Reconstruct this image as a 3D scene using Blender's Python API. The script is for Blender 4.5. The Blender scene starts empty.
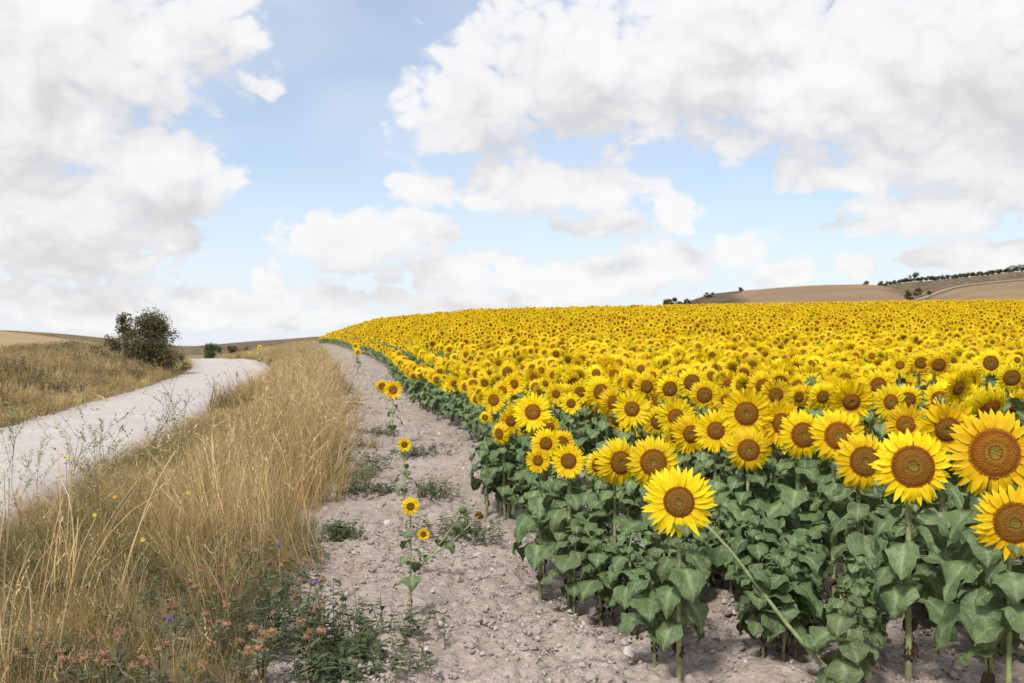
import bpy, math, random
import numpy as np
from mathutils import Vector, Matrix, Euler

random.seed(7)
rng = np.random.default_rng(7)
R = math.radians
scene = bpy.context.scene
COL = scene.collection
F = 995.0            # focal length in pixels of the photograph
HOR = 345.0          # pixel row of the true horizon
CAMZ = 1.6

# ------------------------------------------------------------------ helpers
def hash2(ix, iy, seed):
    h = (ix.astype(np.int64) * 374761393 + iy.astype(np.int64) * 668265263 + seed * 974634777) & 0xffffffff
    h = ((h ^ (h >> 13)) * 1274126177) & 0xffffffff
    h = h ^ (h >> 16)
    return (h & 0xffffff) / float(0xffffff)

def vnoise(x, y, seed=0):
    x = np.asarray(x, float); y = np.asarray(y, float)
    ix = np.floor(x); iy = np.floor(y)
    fx = x - ix; fy = y - iy
    fx = fx * fx * (3 - 2 * fx); fy = fy * fy * (3 - 2 * fy)
    a = hash2(ix, iy, seed); b = hash2(ix + 1, iy, seed)
    c = hash2(ix, iy + 1, seed); d = hash2(ix + 1, iy + 1, seed)
    return (a * (1 - fx) + b * fx) * (1 - fy) + (c * (1 - fx) + d * fx) * fy

def fbm(x, y, octaves=4, seed=0):
    s = 0; a = .5
    for i in range(octaves):
        s = s + a * vnoise(x * 2 ** i + 17.3 * i, y * 2 ** i - 9.1 * i, seed + i)
        a *= .5
    return s

def sstep(a, b, x):
    t = np.clip((np.asarray(x, float) - a) / (b - a), 0, 1)
    return t * t * (3 - 2 * t)

class MB:
    """collects vertices and faces (with a tint per vertex and a material slot per face) for ONE mesh"""
    def __init__(s):
        s.v = []; s.f = []; s.t = []; s.m = []
    def vert(s, p, t=.5):
        s.v.append(tuple(p)); s.t.append(t); return len(s.v) - 1
    def face(s, ids, m=0):
        s.f.append(tuple(ids)); s.m.append(m)
    def tube(s, pts, rad, n=6, t=.5, m=0, cap=True):
        rings = []
        pts = [Vector(p) for p in pts]
        for i, p in enumerate(pts):
            d = (pts[min(i + 1, len(pts) - 1)] - pts[max(i - 1, 0)]).normalized()
            a = d.orthogonal().normalized() if i == 0 else (a - d * a.dot(d)).normalized()
            b = d.cross(a)
            r = rad[i] if hasattr(rad, '__len__') else rad
            tt = t[i] if hasattr(t, '__len__') else t
            rings.append([s.vert(p + (a * math.cos(k * 2 * math.pi / n) + b * math.sin(k * 2 * math.pi / n)) * r, tt) for k in range(n)])
        for i in range(len(rings) - 1):
            for k in range(n):
                s.face((rings[i][k], rings[i][(k + 1) % n], rings[i + 1][(k + 1) % n], rings[i + 1][k]), m)
        if cap:
            s.face(rings[-1], m)
    def ball(s, c, r, nu=7, nv=5, t=.5, m=0, squash=1.0, jit=0.0):
        c = Vector(c); rows = []
        for j in range(nv + 1):
            ph = math.pi * j / nv
            rows.append([s.vert(c + Vector((math.sin(ph) * math.cos(k * 2 * math.pi / nu), math.sin(ph) * math.sin(k * 2 * math.pi / nu), math.cos(ph) * squash)) * r * (1 + random.uniform(-jit, jit)), t) for k in range(nu)])
        for j in range(nv):
            for k in range(nu):
                s.face((rows[j][k], rows[j + 1][k], rows[j + 1][(k + 1) % nu], rows[j][(k + 1) % nu]), m)
    def add(s, o, M=None, mo=0):
        k = len(s.v)
        s.v += [tuple(M @ Vector(p)) for p in o.v] if M is not None else o.v
        s.t += o.t
        s.f += [tuple(i + k for i in f) for f in o.f]
        s.m += [m + mo for m in o.m]
    def mesh(s, name, mats, smooth=True):
        me = bpy.data.meshes.new(name)
        me.from_pydata(s.v, [], s.f)
        for m in (mats if isinstance(mats, (list, tuple)) else [mats]):
            me.materials.append(m)
        if s.m and max(s.m) > 0:
            me.polygons.foreach_set('material_index', s.m)
        a = me.attributes.new('tint', 'FLOAT', 'POINT')
        a.data.foreach_set('value', s.t)
        if smooth:
            me.polygons.foreach_set('use_smooth', [True] * len(s.f))
        me.update()
        return me

def link(name, me, parent=None, loc=None, rot=None, scale=None):
    o = bpy.data.objects.new(name, me); COL.objects.link(o)
    if parent is not None: o.parent = parent
    if loc is not None: o.location = loc
    if rot is not None: o.rotation_euler = rot
    if scale is not None: o.scale = (scale,) * 3 if not hasattr(scale, '__len__') else scale
    return o

def thing(name, label, cat, loc, rot=(0, 0, 0), group=None):
    o = bpy.data.objects.new(name, None); COL.objects.link(o)
    o.empty_display_size = .1
    o.location = loc; o.rotation_euler = rot
    o['label'] = label; o['category'] = cat
    if group: o['group'] = group
    return o

def kind(o, k, label=None, cat=None):
    o['kind'] = k
    if label: o['label'] = label
    if cat: o['category'] = cat
    return o

# ------------------------------------------------------------------ materials
class NT:
    def __init__(s, tree):
        s.t = tree; s.n = tree.nodes; s.l = tree.links
    def node(s, typ, ins=None, **kw):
        n = s.n.new(typ)
        for k, v in kw.items(): setattr(n, k, v)
        for k, v in (ins or {}).items():
            if hasattr(v, 'links'): s.l.new(v, n.inputs[k])
            else: n.inputs[k].default_value = v
        return n
    def math(s, op, a, b=None, c=None, clamp=False):
        n = s.n.new('ShaderNodeMath'); n.operation = op; n.use_clamp = clamp
        for i, v in enumerate((a, b, c)):
            if v is None: continue
            if hasattr(v, 'links'): s.l.new(v, n.inputs[i])
            else: n.inputs[i].default_value = v
        return n.outputs[0]
    def vmath(s, op, a, b=None, out=0):
        n = s.n.new('ShaderNodeVectorMath'); n.operation = op
        for i, v in enumerate((a, b)):
            if v is None: continue
            if hasattr(v, 'links'): s.l.new(v, n.inputs[i])
            else: n.inputs[i].default_value = v
        return n.outputs[out]
    def ramp(s, fac, stops):
        n = s.n.new('ShaderNodeValToRGB')
        s.l.new(fac, n.inputs[0])
        e = n.color_ramp.elements
        while len(e) < len(stops): e.new(.5)
        for i, (p, c) in enumerate(stops):
            e[i].position = p; e[i].color = (*c, 1)
        return n.outputs[0]
    def mix(s, fac, a, b, blend='MIX'):
        n = s.n.new('ShaderNodeMix'); n.data_type = 'RGBA'; n.blend_type = blend
        for sock, v in ((n.inputs['Factor'], fac), (n.inputs[6], a), (n.inputs[7], b)):
            if hasattr(v, 'links'): s.l.new(v, sock)
            elif isinstance(v, (tuple, list)): sock.default_value = (*v, 1) if len(v) == 3 else v
            else: sock.default_value = v
        return n.outputs[2]
    def maprange(s, v, a, b, c=0, d=1, smooth=False):
        n = s.n.new('ShaderNodeMapRange')
        if smooth: n.interpolation_type = 'SMOOTHSTEP'
        s.l.new(v, n.inputs[0])
        for i, x in enumerate((a, b, c, d)): n.inputs[i + 1].default_value = x
        return n.outputs[0]

def new_mat(name):
    m = bpy.data.materials.new(name); m.use_nodes = True
    m.node_tree.nodes.clear()
    return m, NT(m.node_tree)

def attr(nt, name):
    return nt.node('ShaderNodeAttribute', attribute_name=name)

def leafy(name, stops, transl=.25, rough=.6, varh=.03, varv=.35, noise_scale=None, spec=.25, tcol=None, backs=None, bump=None, tone=0.0):
    """foliage-like surface: colour ramp over the tint attribute, per-object variation, some light passing through"""
    m, nt = new_mat(name)
    tf = attr(nt, 'tint').outputs['Fac']
    if tone:
        ta = nt.node('ShaderNodeAttribute', attribute_name='tone', attribute_type='INSTANCER')
        tf = nt.math('ADD', tf, nt.math('MULTIPLY', ta.outputs['Fac'], tone))
    c = nt.ramp(tf, stops)
    oi = nt.node('ShaderNodeObjectInfo')
    rnd = oi.outputs['Random']
    if noise_scale:
        tc = nt.node('ShaderNodeTexCoord')
        nz = nt.node('ShaderNodeTexNoise', {'Vector': tc.outputs['Object'], 'Scale': noise_scale, 'Detail': 3.0})
        c = nt.mix(.8, c, nt.ramp(nz.outputs['Fac'], [(.3, (.6, .6, .6)), (.7, (1.35, 1.35, 1.35))]), 'MULTIPLY')
    hsv = nt.node('ShaderNodeHueSaturation', {'Color': c, 'Hue': nt.maprange(rnd, 0, 1, .5 - varh, .5 + varh),
                  'Value': nt.maprange(nt.math('FRACT', nt.math('MULTIPLY', rnd, 7.13)), 0, 1, 1 - varv, 1 + varv * .6)})
    c = hsv.outputs[0]
    if backs:
        geo = nt.node('ShaderNodeNewGeometry')
        c = nt.mix(geo.outputs['Backfacing'], c, nt.mix(1.0, c, backs, 'MULTIPLY'))
    bs = nt.node('ShaderNodeBsdfPrincipled', {'Base Color': c, 'Roughness': rough, 'Specular IOR Level': spec})
    if bump:
        tc = nt.node('ShaderNodeTexCoord')
        nb = nt.node('ShaderNodeTexNoise', {'Vector': tc.outputs['Object'], 'Scale': bump[0], 'Detail': 2.0})
        nt.l.new(nt.node('ShaderNodeBump', {'Height': nb.outputs['Fac'], 'Strength': bump[1], 'Distance': bump[2]}).outputs[0], bs.inputs['Normal'])
    tr = nt.node('ShaderNodeBsdfTranslucent', {'Color': c if tcol is None else nt.mix(1.0, c, tcol, 'MULTIPLY')})
    mx = nt.node('ShaderNodeMixShader', {0: transl, 1: bs.outputs[0], 2: tr.outputs[0]})
    out = nt.node('ShaderNodeOutputMaterial', {'Surface': mx.outputs[0]})
    return m

M_petal = leafy('petal', [(0, (.84, .43, .004)), (.25, (.92, .61, .007)), (1, (.94, .72, .014))], transl=.3, rough=.55, varh=.010, varv=.16, spec=.15)
M_leaf = leafy('sunflower_leaf', [(0, (.045, .028, .016)), (.1, (.09, .055, .025)), (.15, (.22, .19, .045)), (.2, (.095, .140, .046)), (.6, (.138, .190, .068)), (.85, (.225, .275, .125)), (1, (.40, .43, .25))], transl=.22, rough=.48, varh=.012, varv=.25, noise_scale=11, spec=.4, backs=(1.3, 1.32, 1.45), bump=(45, .8, .012))
M_stem = leafy('sunflower_stem', [(0, (.12, .085, .045)), (.25, (.29, .30, .14)), (1, (.33, .38, .17))], transl=.0, rough=.6, varh=.012, varv=.2, noise_scale=18)
M_bract = leafy('bract', [(0, (.07, .11, .03)), (1, (.15, .22, .06))], transl=.15, varv=.2)
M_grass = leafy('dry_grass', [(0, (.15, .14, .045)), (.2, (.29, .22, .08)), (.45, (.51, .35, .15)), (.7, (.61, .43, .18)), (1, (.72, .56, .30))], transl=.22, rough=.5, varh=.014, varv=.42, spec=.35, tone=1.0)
M_weed = leafy('weed_leaf', [(0, (.065, .085, .032)), (.5, (.11, .14, .065)), (.8, (.19, .20, .115)), (1, (.30, .24, .14))], transl=.2, varh=.025, varv=.35)
M_twig = leafy('weed_stem', [(0, (.10, .085, .045)), (1, (.17, .18, .09))], transl=.0, varv=.3)
M_thistle = leafy('dry_thistle_head', [(0, (.23, .135, .075)), (.5, (.40, .24, .13)), (1, (.56, .38, .22))], transl=.1, varh=.012, varv=.3)
M_yellow = leafy('yellow_floret', [(0, (.75, .45, .01)), (1, (.88, .66, .03))], transl=.3, varv=.1)
M_purple = leafy('purple_floret', [(0, (.27, .14, .40)), (1, (.42, .25, .58))], transl=.3, varv=.1)
M_bushleaf = leafy('bush_leaf', [(0, (.052, .056, .021)), (.5, (.105, .10, .042)), (1, (.19, .165, .078))], transl=.2, varh=.01, varv=.15)
M_greenleaf = leafy('bright_bush_leaf', [(0, (.030, .055, .013)), (1, (.07, .12, .03))], transl=.25, varh=.01, varv=.15)
M_bark = leafy('bark', [(0, (.07, .055, .04)), (1, (.13, .105, .08))], transl=.0, varv=.2, noise_scale=10)
M_stone = leafy('soil_clod', [(0, (.31, .262, .222)), (.6, (.43, .365, .314)), (1, (.53, .47, .415))], transl=.0, rough=.95, varh=.006, varv=.25, noise_scale=30, spec=.1)

def disc_material():
    m, nt = new_mat('flower_disc')
    a = attr(nt, 'tint').outputs['Fac']          # 0 centre .. 1 rim
    tc = nt.node('ShaderNodeTexCoord')
    vo = nt.node('ShaderNodeTexVoronoi', {'Vector': tc.outputs['Object'], 'Scale': 62.0})
    nz = nt.node('ShaderNodeTexNoise', {'Vector': tc.outputs['Object'], 'Scale': 14.0, 'Detail': 3.0})
    a2 = nt.math('ADD', a, nt.math('MULTIPLY', nt.math('SUBTRACT', nz.outputs['Fac'], .5), .22))
    young = nt.ramp(a2, [(0, (.24, .22, .035)), (.18, (.30, .21, .028)), (.26, (.18, .070, .011)), (.34, (.38, .185, .018)), (.45, (.25, .095, .012)), (.62, (.36, .130, .010)), (.86, (.22, .060, .007)), (1, (.46, .19, .009))])
    ripe = nt.ramp(a2, [(0, (.20, .18, .032)), (.18, (.24, .15, .022)), (.25, (.14, .055, .010)), (.33, (.26, .140, .022)), (.5, (.20, .095, .016)), (.72, (.25, .115, .016)), (.9, (.15, .050, .009)), (1, (.36, .14, .009))])
    oi = nt.node('ShaderNodeObjectInfo')
    c = nt.mix(oi.outputs['Random'], young, ripe)
    c = nt.mix(1.0, c, (1.25, 1.25, 1.2), 'MULTIPLY')
    c = nt.mix(.55, c, nt.ramp(vo.outputs['Distance'], [(0, (1.3, 1.3, 1.3)), (.75, (.6, .6, .6))]), 'MULTIPLY')
    bp = nt.node('ShaderNodeBump', {'Height': vo.outputs['Distance'], 'Strength': .7, 'Distance': .02}, invert=True)
    bs = nt.node('ShaderNodeBsdfPrincipled', {'Base Color': c, 'Roughness': .85, 'Normal': bp.outputs[0], 'Specular IOR Level': .15})
    nt.node('ShaderNodeOutputMaterial', {'Surface': bs.outputs[0]})
    return m
M_disc = disc_material()

def ground_material(name='ground'):
    m, nt = new_mat(name)
    z = attr(nt, 'zone').outputs['Color']
    sep = nt.node('ShaderNodeSeparateColor', {0: z})
    tc = nt.node('ShaderNodeTexCoord'); P = tc.outputs['Object']
    n1 = nt.node('ShaderNodeTexNoise', {'Vector': P, 'Scale': .5, 'Detail': 4.0}).outputs['Fac']
    n2 = nt.node('ShaderNodeTexNoise', {'Vector': P, 'Scale': 9.0, 'Detail': 6.0, 'Roughness': .65}).outputs['Fac']
    n3 = nt.node('ShaderNodeTexVoronoi', {'Vector': P, 'Scale': 24.0}).outputs['Distance']
    n4 = nt.node('ShaderNodeTexNoise', {'Vector': P, 'Scale': 60.0, 'Detail': 3.0}).outputs['Fac']
    soil = nt.ramp(n2, [(.25, (.25, .206, .172)), (.5, (.375, .313, .268)), (.75, (.48, .41, .358))])
    soil = nt.mix(.55, soil, nt.ramp(n1, [(.3, (.80, .76, .72)), (.7, (1.18, 1.16, 1.14))]), 'MULTIPLY')
    soil = nt.mix(.6, soil, nt.ramp(n4, [(.3, (.72, .70, .68)), (.7, (1.25, 1.25, 1.25))]), 'MULTIPLY')
    straw = nt.ramp(n2, [(.3, (.13, .105, .05)), (.55, (.27, .20, .10)), (.75, (.36, .28, .16))])
    litter = nt.ramp(n4, [(.35, (.07, .07, .03)), (.65, (.22, .17, .085))])
    c = nt.mix(sep.outputs[1], soil, litter)
    c = nt.mix(sep.outputs[2], c, straw)
    hgt = nt.math('ADD', nt.math('MULTIPLY', n2, .6), nt.math('ADD', nt.math('MULTIPLY', n3, -.35), nt.math('MULTIPLY', n4, .25)))
    bp = nt.node('ShaderNodeBump', {'Height': hgt, 'Strength': .85, 'Distance': .05})
    bs = nt.node('ShaderNodeBsdfPrincipled', {'Base Color': c, 'Roughness': .95, 'Normal': bp.outputs[0], 'Specular IOR Level': .1})
    nt.node('ShaderNodeOutputMaterial', {'Surface': bs.outputs[0]})
    return m

def road_material():
    m, nt = new_mat('chalk_gravel_road')
    tc = nt.node('ShaderNodeTexCoord'); P = tc.outputs['Object']
    n1 = nt.node('ShaderNodeTexNoise', {'Vector': P, 'Scale': .8, 'Detail': 5.0}).outputs['Fac']
    n2 = nt.node('ShaderNodeTexNoise', {'Vector': P, 'Scale': 14.0, 'Detail': 6.0, 'Roughness': .7}).outputs['Fac']
    vo = nt.node('ShaderNodeTexVoronoi', {'Vector': P, 'Scale': 30.0})
    a = attr(nt, 'tint').outputs['Fac']      # 0 edge .. 1 wheel track
    c = nt.ramp(n2, [(.25, (.37, .33, .30)), (.5, (.52, .465, .42)), (.78, (.63, .575, .53))])
    c = nt.mix(.6, c, nt.ramp(n1, [(.3, (.86, .84, .82)), (.7, (1.1, 1.1, 1.1))]), 'MULTIPLY')
    c = nt.mix(nt.math('MULTIPLY', nt.math('SUBTRACT', 1.0, a), nt.maprange(n1, .35, .6, .35, 1.0)), c, (.36, .30, .24))
    bp = nt.node('ShaderNodeBump', {'Height': nt.math('SUBTRACT', n2, nt.math('MULTIPLY', vo.outputs['Distance'], .5)), 'Strength': .6, 'Distance': .03})
    bs = nt.node('ShaderNodeBsdfPrincipled', {'Base Color': c, 'Roughness': .95, 'Normal': bp.outputs[0], 'Specular IOR Level': .1})
    nt.node('ShaderNodeOutputMaterial', {'Surface': bs.outputs[0]})
    return m

def hill_material(name, base, scrub, amount):
    m, nt = new_mat(name)
    tc = nt.node('ShaderNodeTexCoord'); P = tc.outputs['Object']
    a = attr(nt, 'tint').outputs['Fac']          # 0 mown field .. 1 scrub, 2 track
    n1 = nt.node('ShaderNodeTexNoise', {'Vector': P, 'Scale': .035, 'Detail': 6.0, 'Roughness': .6}).outputs['Fac']
    st = nt.node('ShaderNodeMapping', {'Vector': P, 'Scale': (.01, .12, .3)})
    n2 = nt.node('ShaderNodeTexNoise', {'Vector': st.outputs[0], 'Scale': 1.0, 'Detail': 4.0}).outputs['Fac']
    n3 = nt.node('ShaderNodeTexNoise', {'Vector': P, 'Scale': .25, 'Detail': 4.0}).outputs['Fac']
    c = nt.mix(.7, base, nt.ramp(n2, [(.3, (.82, .80, .78)), (.7, (1.16, 1.15, 1.12))]), 'MULTIPLY')
    k = nt.math('ADD', a, nt.math('MULTIPLY', nt.math('SUBTRACT', n1, .5), amount))
    sc = nt.mix(nt.maprange(n3, .42, .58), scrub, tuple(x * .55 for x in scrub))
    c = nt.mix(nt.maprange(k, .4, .6), c, sc)
    c = nt.mix(nt.maprange(a, 1.4, 1.6), c, (.34, .26, .18))
    bs = nt.node('ShaderNodeBsdfPrincipled', {'Base Color': c, 'Roughness': .95, 'Specular IOR Level': .05})
    nt.node('ShaderNodeOutputMaterial', {'Surface': bs.outputs[0]})
    return m

# ------------------------------------------------------------------ the lie of the land
_Y = np.linspace(-40, 400, 4401)
def curve(pts):
    t = np.interp(_Y, [p[0] for p in pts], [p[1] for p in pts])
    k = np.hanning(61); k /= k.sum()
    s = np.convolve(np.pad(t, 30, mode='edge'), k, 'valid')
    w = sstep(4, 14, _Y)
    t = t * (1 - w) + s * w
    return lambda Y: np.interp(Y, _Y, t)
edge = curve([(-40, 5.2), (0, 1.05), (4.7, .56), (6, .42), (9.5, .14), (12.2, -.10), (17.3, -.62), (20.5, -1.45), (23, -2.0), (27.4, -2.8), (48, -6.0), (60, -8.3), (85, -14.1), (110, -20.0), (135, -26), (160, -31), (400, -80)])
grassR = curve([(-40, 2.6), (0, -.85), (4, -1.15), (6, -1.45), (10, -1.9), (15, -2.6), (20, -3.4), (29, -5.2), (40, -7.4), (65, -12.2), (85, -16.8), (110, -21.8), (135, -28), (160, -33.2), (400, -84)])
roadR = curve([(-40, 2.0), (0, -3.1), (4, -3.75), (8.7, -4.55), (19, -6.3), (30, -8.2), (48, -11.5), (60, -14.4), (68, -17.1), (85, -24), (110, -36), (160, -62), (400, -190)])
roadL = curve([(-40, -1.6), (0, -6.4), (8.7, -7.9), (19, -9.9), (30, -12.2), (48, -16.3), (59, -19.0), (68, -22.0), (85, -29), (110, -41), (160, -67), (400, -195)])
_rz = curve([(-40, 0), (34, 0), (48, .05), (59, .22), (68, .50), (75, .55), (85, .3), (110, -.6), (160, -2), (400, -2)])
_g = curve([(-40, 0), (8, 0), (15, .06), (31, .52), (45, 1.2), (60, 2.15), (80, 3.35), (100, 4.5), (118, 5.15), (135, 5.2), (180, 3.8), (260, 0), (400, -2)])
def _h(s): return np.interp(s, [-30, -8, 0, 6.7, 17, 40, 70, 150], [.2, .25, .34, .72, .9, 1.0, 1.1, 1.15])

def terrain(x, Y):
    x = np.asarray(x, float); Y = np.asarray(Y, float)
    e = edge(Y); rR = roadR(Y); rL = roadL(Y); rz = _rz(Y); g = _g(Y)
    zf = g * _h(x - e)
    t = sstep(0, 1, (x - rR) / np.maximum(e - rR, .5))
    z = rz * (1 - t) + zf * t
    ber = np.clip((x - rR) / np.maximum(grassR(Y) - rR, .3), 0, 1)
    z = z + .06 * np.sin(ber * math.pi) * sstep(200, 90, Y)
    dl = rL - x
    z = z + np.where(dl > 0, (.62 * sstep(.3, 4.0, dl) - .05 * np.clip(dl - 9, 0, 12)) * sstep(-20, 5, Y) * sstep(150, 70, Y), 0)
    far = sstep(220, 420, np.hypot(x, Y))
    return z * (1 - far) - 2.0 * far

def tz(x, Y): return float(terrain(x, Y))
def at_px(px, Y, dz=0.0):
    x = (px - 512) / F * Y
    return Vector((x, Y, tz(x, Y) + dz))
def at3(px, py, Y): return Vector(((px - 512) / F * Y, Y, CAMZ - (py - HOR) / F * Y))

def ground_sheet():
    r = [0.0, .3]
    while r[-1] < 4000:
        k = 1.0085 if 2.5 < r[-1] < 140 else 1.03
        r.append(r[-1] * k)
    r = np.array(r[1:])
    a = np.concatenate([np.arange(-36, 36, .12), np.arange(36, 324, 2.0)]) * math.pi / 180
    RR, AA = np.meshgrid(r, a, indexing='ij')
    X = RR * np.sin(AA); Y = RR * np.cos(AA)
    Z = terrain(X, Y)
    gR = grassR(Y) + .5 * (fbm(Y * .9, X * .2, 3, 5) - .5)
    rR = roadR(Y); rL = roadL(Y)
    inroad = sstep(-.25, .1, rR - X) * sstep(-.25, .1, X - rL)
    soil = sstep(-.25, .25, X - gR)
    Z = Z - .06 * inroad
    near = sstep(45, 20, RR)
    clod = (fbm(X * 3.1, Y * 3.1, 4, 11) - .47) * .15 + (np.abs(vnoise(X * 9, Y * 9, 23) - .5) + vnoise(X * 17, Y * 17, 31) * .5 - .5) * .065
    Z = Z + clod * near * soil
    Z = Z + (fbm(X * 1.2, Y * 1.2, 3, 3) - .5) * .12 * (1 - soil) * (1 - inroad) * sstep(160, 60, RR)
    zone = np.zeros(X.shape + (4,)); zone[..., 3] = 1
    grass = (1 - soil) * (1 - inroad)
    zone[..., 1] = grass * np.clip(.75 + (fbm(X, Y, 3, 40) - .5), 0, 1)
    zone[..., 2] = np.clip(grass * sstep(3.5, 7, rL - X) + sstep(150, 260, RR), 0, 1)
    zone[..., 0] = soil
    nr, na = X.shape
    V = np.stack([X, Y, Z], -1).reshape(-1, 3)
    i = np.arange(nr - 1)[:, None] * na; j = np.arange(na)[None, :]; jn = (j + 1) % na
    Fc = np.stack([i + j, i + na + j, i + na + jn, i + jn], -1).reshape(-1, 4)
    Fc = Fc[:, ::-1]
    c = len(V)
    V = np.concatenate([V, [[0, 0, tz(0, 0)]]])
    me = bpy.data.meshes.new('ground')
    tri = np.stack([np.full(na, c), np.arange(na), (np.arange(na) + 1) % na], -1)[:, ::-1]
    me.vertices.add(len(V)); me.vertices.foreach_set('co', V.ravel())
    nl = Fc.size + tri.size
    me.loops.add(nl); me.loops.foreach_set('vertex_index', np.concatenate([Fc.ravel(), tri.ravel()]).astype(np.int32))
    me.polygons.add(len(Fc) + len(tri))
    st = np.concatenate([np.arange(len(Fc)) * 4, Fc.size + np.arange(len(tri)) * 3]).astype(np.int32)
    me.polygons.foreach_set('loop_start', st)
    me.update(calc_edges=True); me.validate()
    me.polygons.foreach_set('use_smooth', np.ones(len(me.polygons), dtype=bool))
    at = me.attributes.new('zone', 'FLOAT_COLOR', 'POINT')
    zc = np.concatenate([zone.reshape(-1, 4), [[1, 0, 0, 1]]])
    at.data.foreach_set('color', zc.ravel().astype(np.float32))
    me.materials.append(ground_material())
    o = link('ground', me); kind(o, 'structure')

def road_sheet():
    mb = MB()
    ys = np.concatenate([np.arange(-14, 40, .35), np.arange(40, 150, 1.2)])
    n = 26; prev = None
    for y in ys:
        jl = .45 * (float(fbm(y * .8, 3.0, 3, 71)) - .45); jr = .5 * (float(fbm(y * .9, 9.0, 3, 72)) - .45)
        a = float(roadL(y)) + jl; b = float(roadR(y)) + jr
        row = []
        for k in range(n + 1):
            u = k / n; x = a + (b - a) * u
            rut = math.exp(-((u - .27) / .09) ** 2) + math.exp(-((u - .73) / .09) ** 2)
            crown = .05 * math.sin(u * math.pi)
            z = tz(x, y) + .012 + crown - .035 * rut + .03 * (float(vnoise(x * 2.2, y * 2.2, 81)) - .5)
            if k in (0, n): z -= .10
            row.append(mb.vert((x, y, z), min(1, .25 + 1.2 * rut + .8 * min(u, 1 - u) * 2)))
        if prev:
            for k in range(n): mb.face((prev[k], prev[k + 1], row[k + 1], row[k]))
        prev = row
    o = link('road', mb.mesh('road', road_material())); kind(o, 'structure')

def hill(name, pts, Yc, foot, back, mat, tintf, seed, z0=-2.5):
    """a real ridge: its crest runs through the sight lines PTS at distance Yc, its slope comes down towards the field"""
    mb = MB(); nu = 160; nv = 26
    pxs = np.linspace(pts[0][0], pts[-1][0], nu)
    kz = np.interp(pxs, [p[0] for p in pts], [p[1] for p in pts])
    k = np.hanning(9); k /= k.sum()
    kz = np.convolve(np.pad(kz, 4, mode='edge'), k, 'valid')
    rows = []
    for px, py in zip(pxs, kz):
        xc = (px - 512) / F * Yc; zc = CAMZ - (py - HOR) / F * Yc
        r = []
        for j in range(nv + 1):
            v = j / nv
            if v < .75:
                t = v / .75; Y = foot + (Yc - foot) * t
                z = z0 + (zc - z0) * (t ** .8)
            else:
                t = (v - .75) / .25; Y = Yc + (back - Yc) * t
                z = zc + (z0 - zc) * t * t
            x = xc * (.55 + .45 * Y / Yc) if Y < Yc else xc
            z += (float(fbm(x * .02, Y * .02, 3, seed)) - .45) * 2.0 * math.sin(min(v, 1) * math.pi) * min(1, Yc / 500)
            r.append(mb.vert((x, Y, z), tintf(px, min(v / .75, 1.3))))
        rows.append(r)
    for i in range(nu - 1):
        for j in range(nv): mb.face((rows[i][j], rows[i + 1][j], rows[i + 1][j + 1], rows[i][j + 1]))
    o = link(name, mb.mesh(name, mat)); kind(o, 'structure')

ground_sheet()
road_sheet()
HM1 = hill_material('stubble_hill', (.265, .185, .112), (.15, .108, .068), .45)
HM2 = hill_material('scrub_hill', (.27, .195, .12), (.19, .14, .088), .9)
HM3 = hill_material('golden_hill', (.37, .265, .15), (.23, .17, .10), .4)
def t_hillA(px, v): return .25 + .6 * float(sstep(760, 700, px)) * float(sstep(.35, .8, v)) + (.5 if v > .96 and px < 740 else 0) + .25 * float(sstep(850, 890, px))
def t_hillC(px, v): return 2.0 if .97 < v < 1.01 else .2
def t_hillB(px, v): return .75
def t_hillL(px, v): return .1 if v < .95 else .75
def t_hillM(px, v): return .65
hill('hill', [(560, 326), (640, 312), (690, 301), (716, 293), (745, 289.5), (780, 286.5), (830, 283.5), (862, 283), (885, 285), (905, 292), (960, 305)], 480, 300, 640, HM1, t_hillA, 51)
hill('hill', [(860, 318), (905, 302), (925, 296), (945, 287), (965, 282.5), (1000, 279), (1024, 277), (1120, 271), (1250, 275), (1400, 300), (1500, 330)], 420, 280, 560, HM1, t_hillC, 52)
hill('hill', [(780, 318), (850, 296), (880, 286), (900, 282), (940, 279), (990, 274), (1024, 270), (1100, 263), (1250, 262), (1500, 290), (1650, 330)], 640, 420, 900, HM2, t_hillB, 53)
hill('hill', [(-700, 335), (-300, 322), (-60, 328), (0, 330), (30, 332.5), (60, 337), (95, 341), (140, 350), (190, 358)], 330, 150, 480, HM3, t_hillL, 54)
hill('hill', [(100, 358), (160, 352), (200, 346), (240, 342.5), (290, 339), (320, 336), (360, 337), (420, 345), (500, 360)], 560, 330, 760, HM2, t_hillM, 55)

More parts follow.
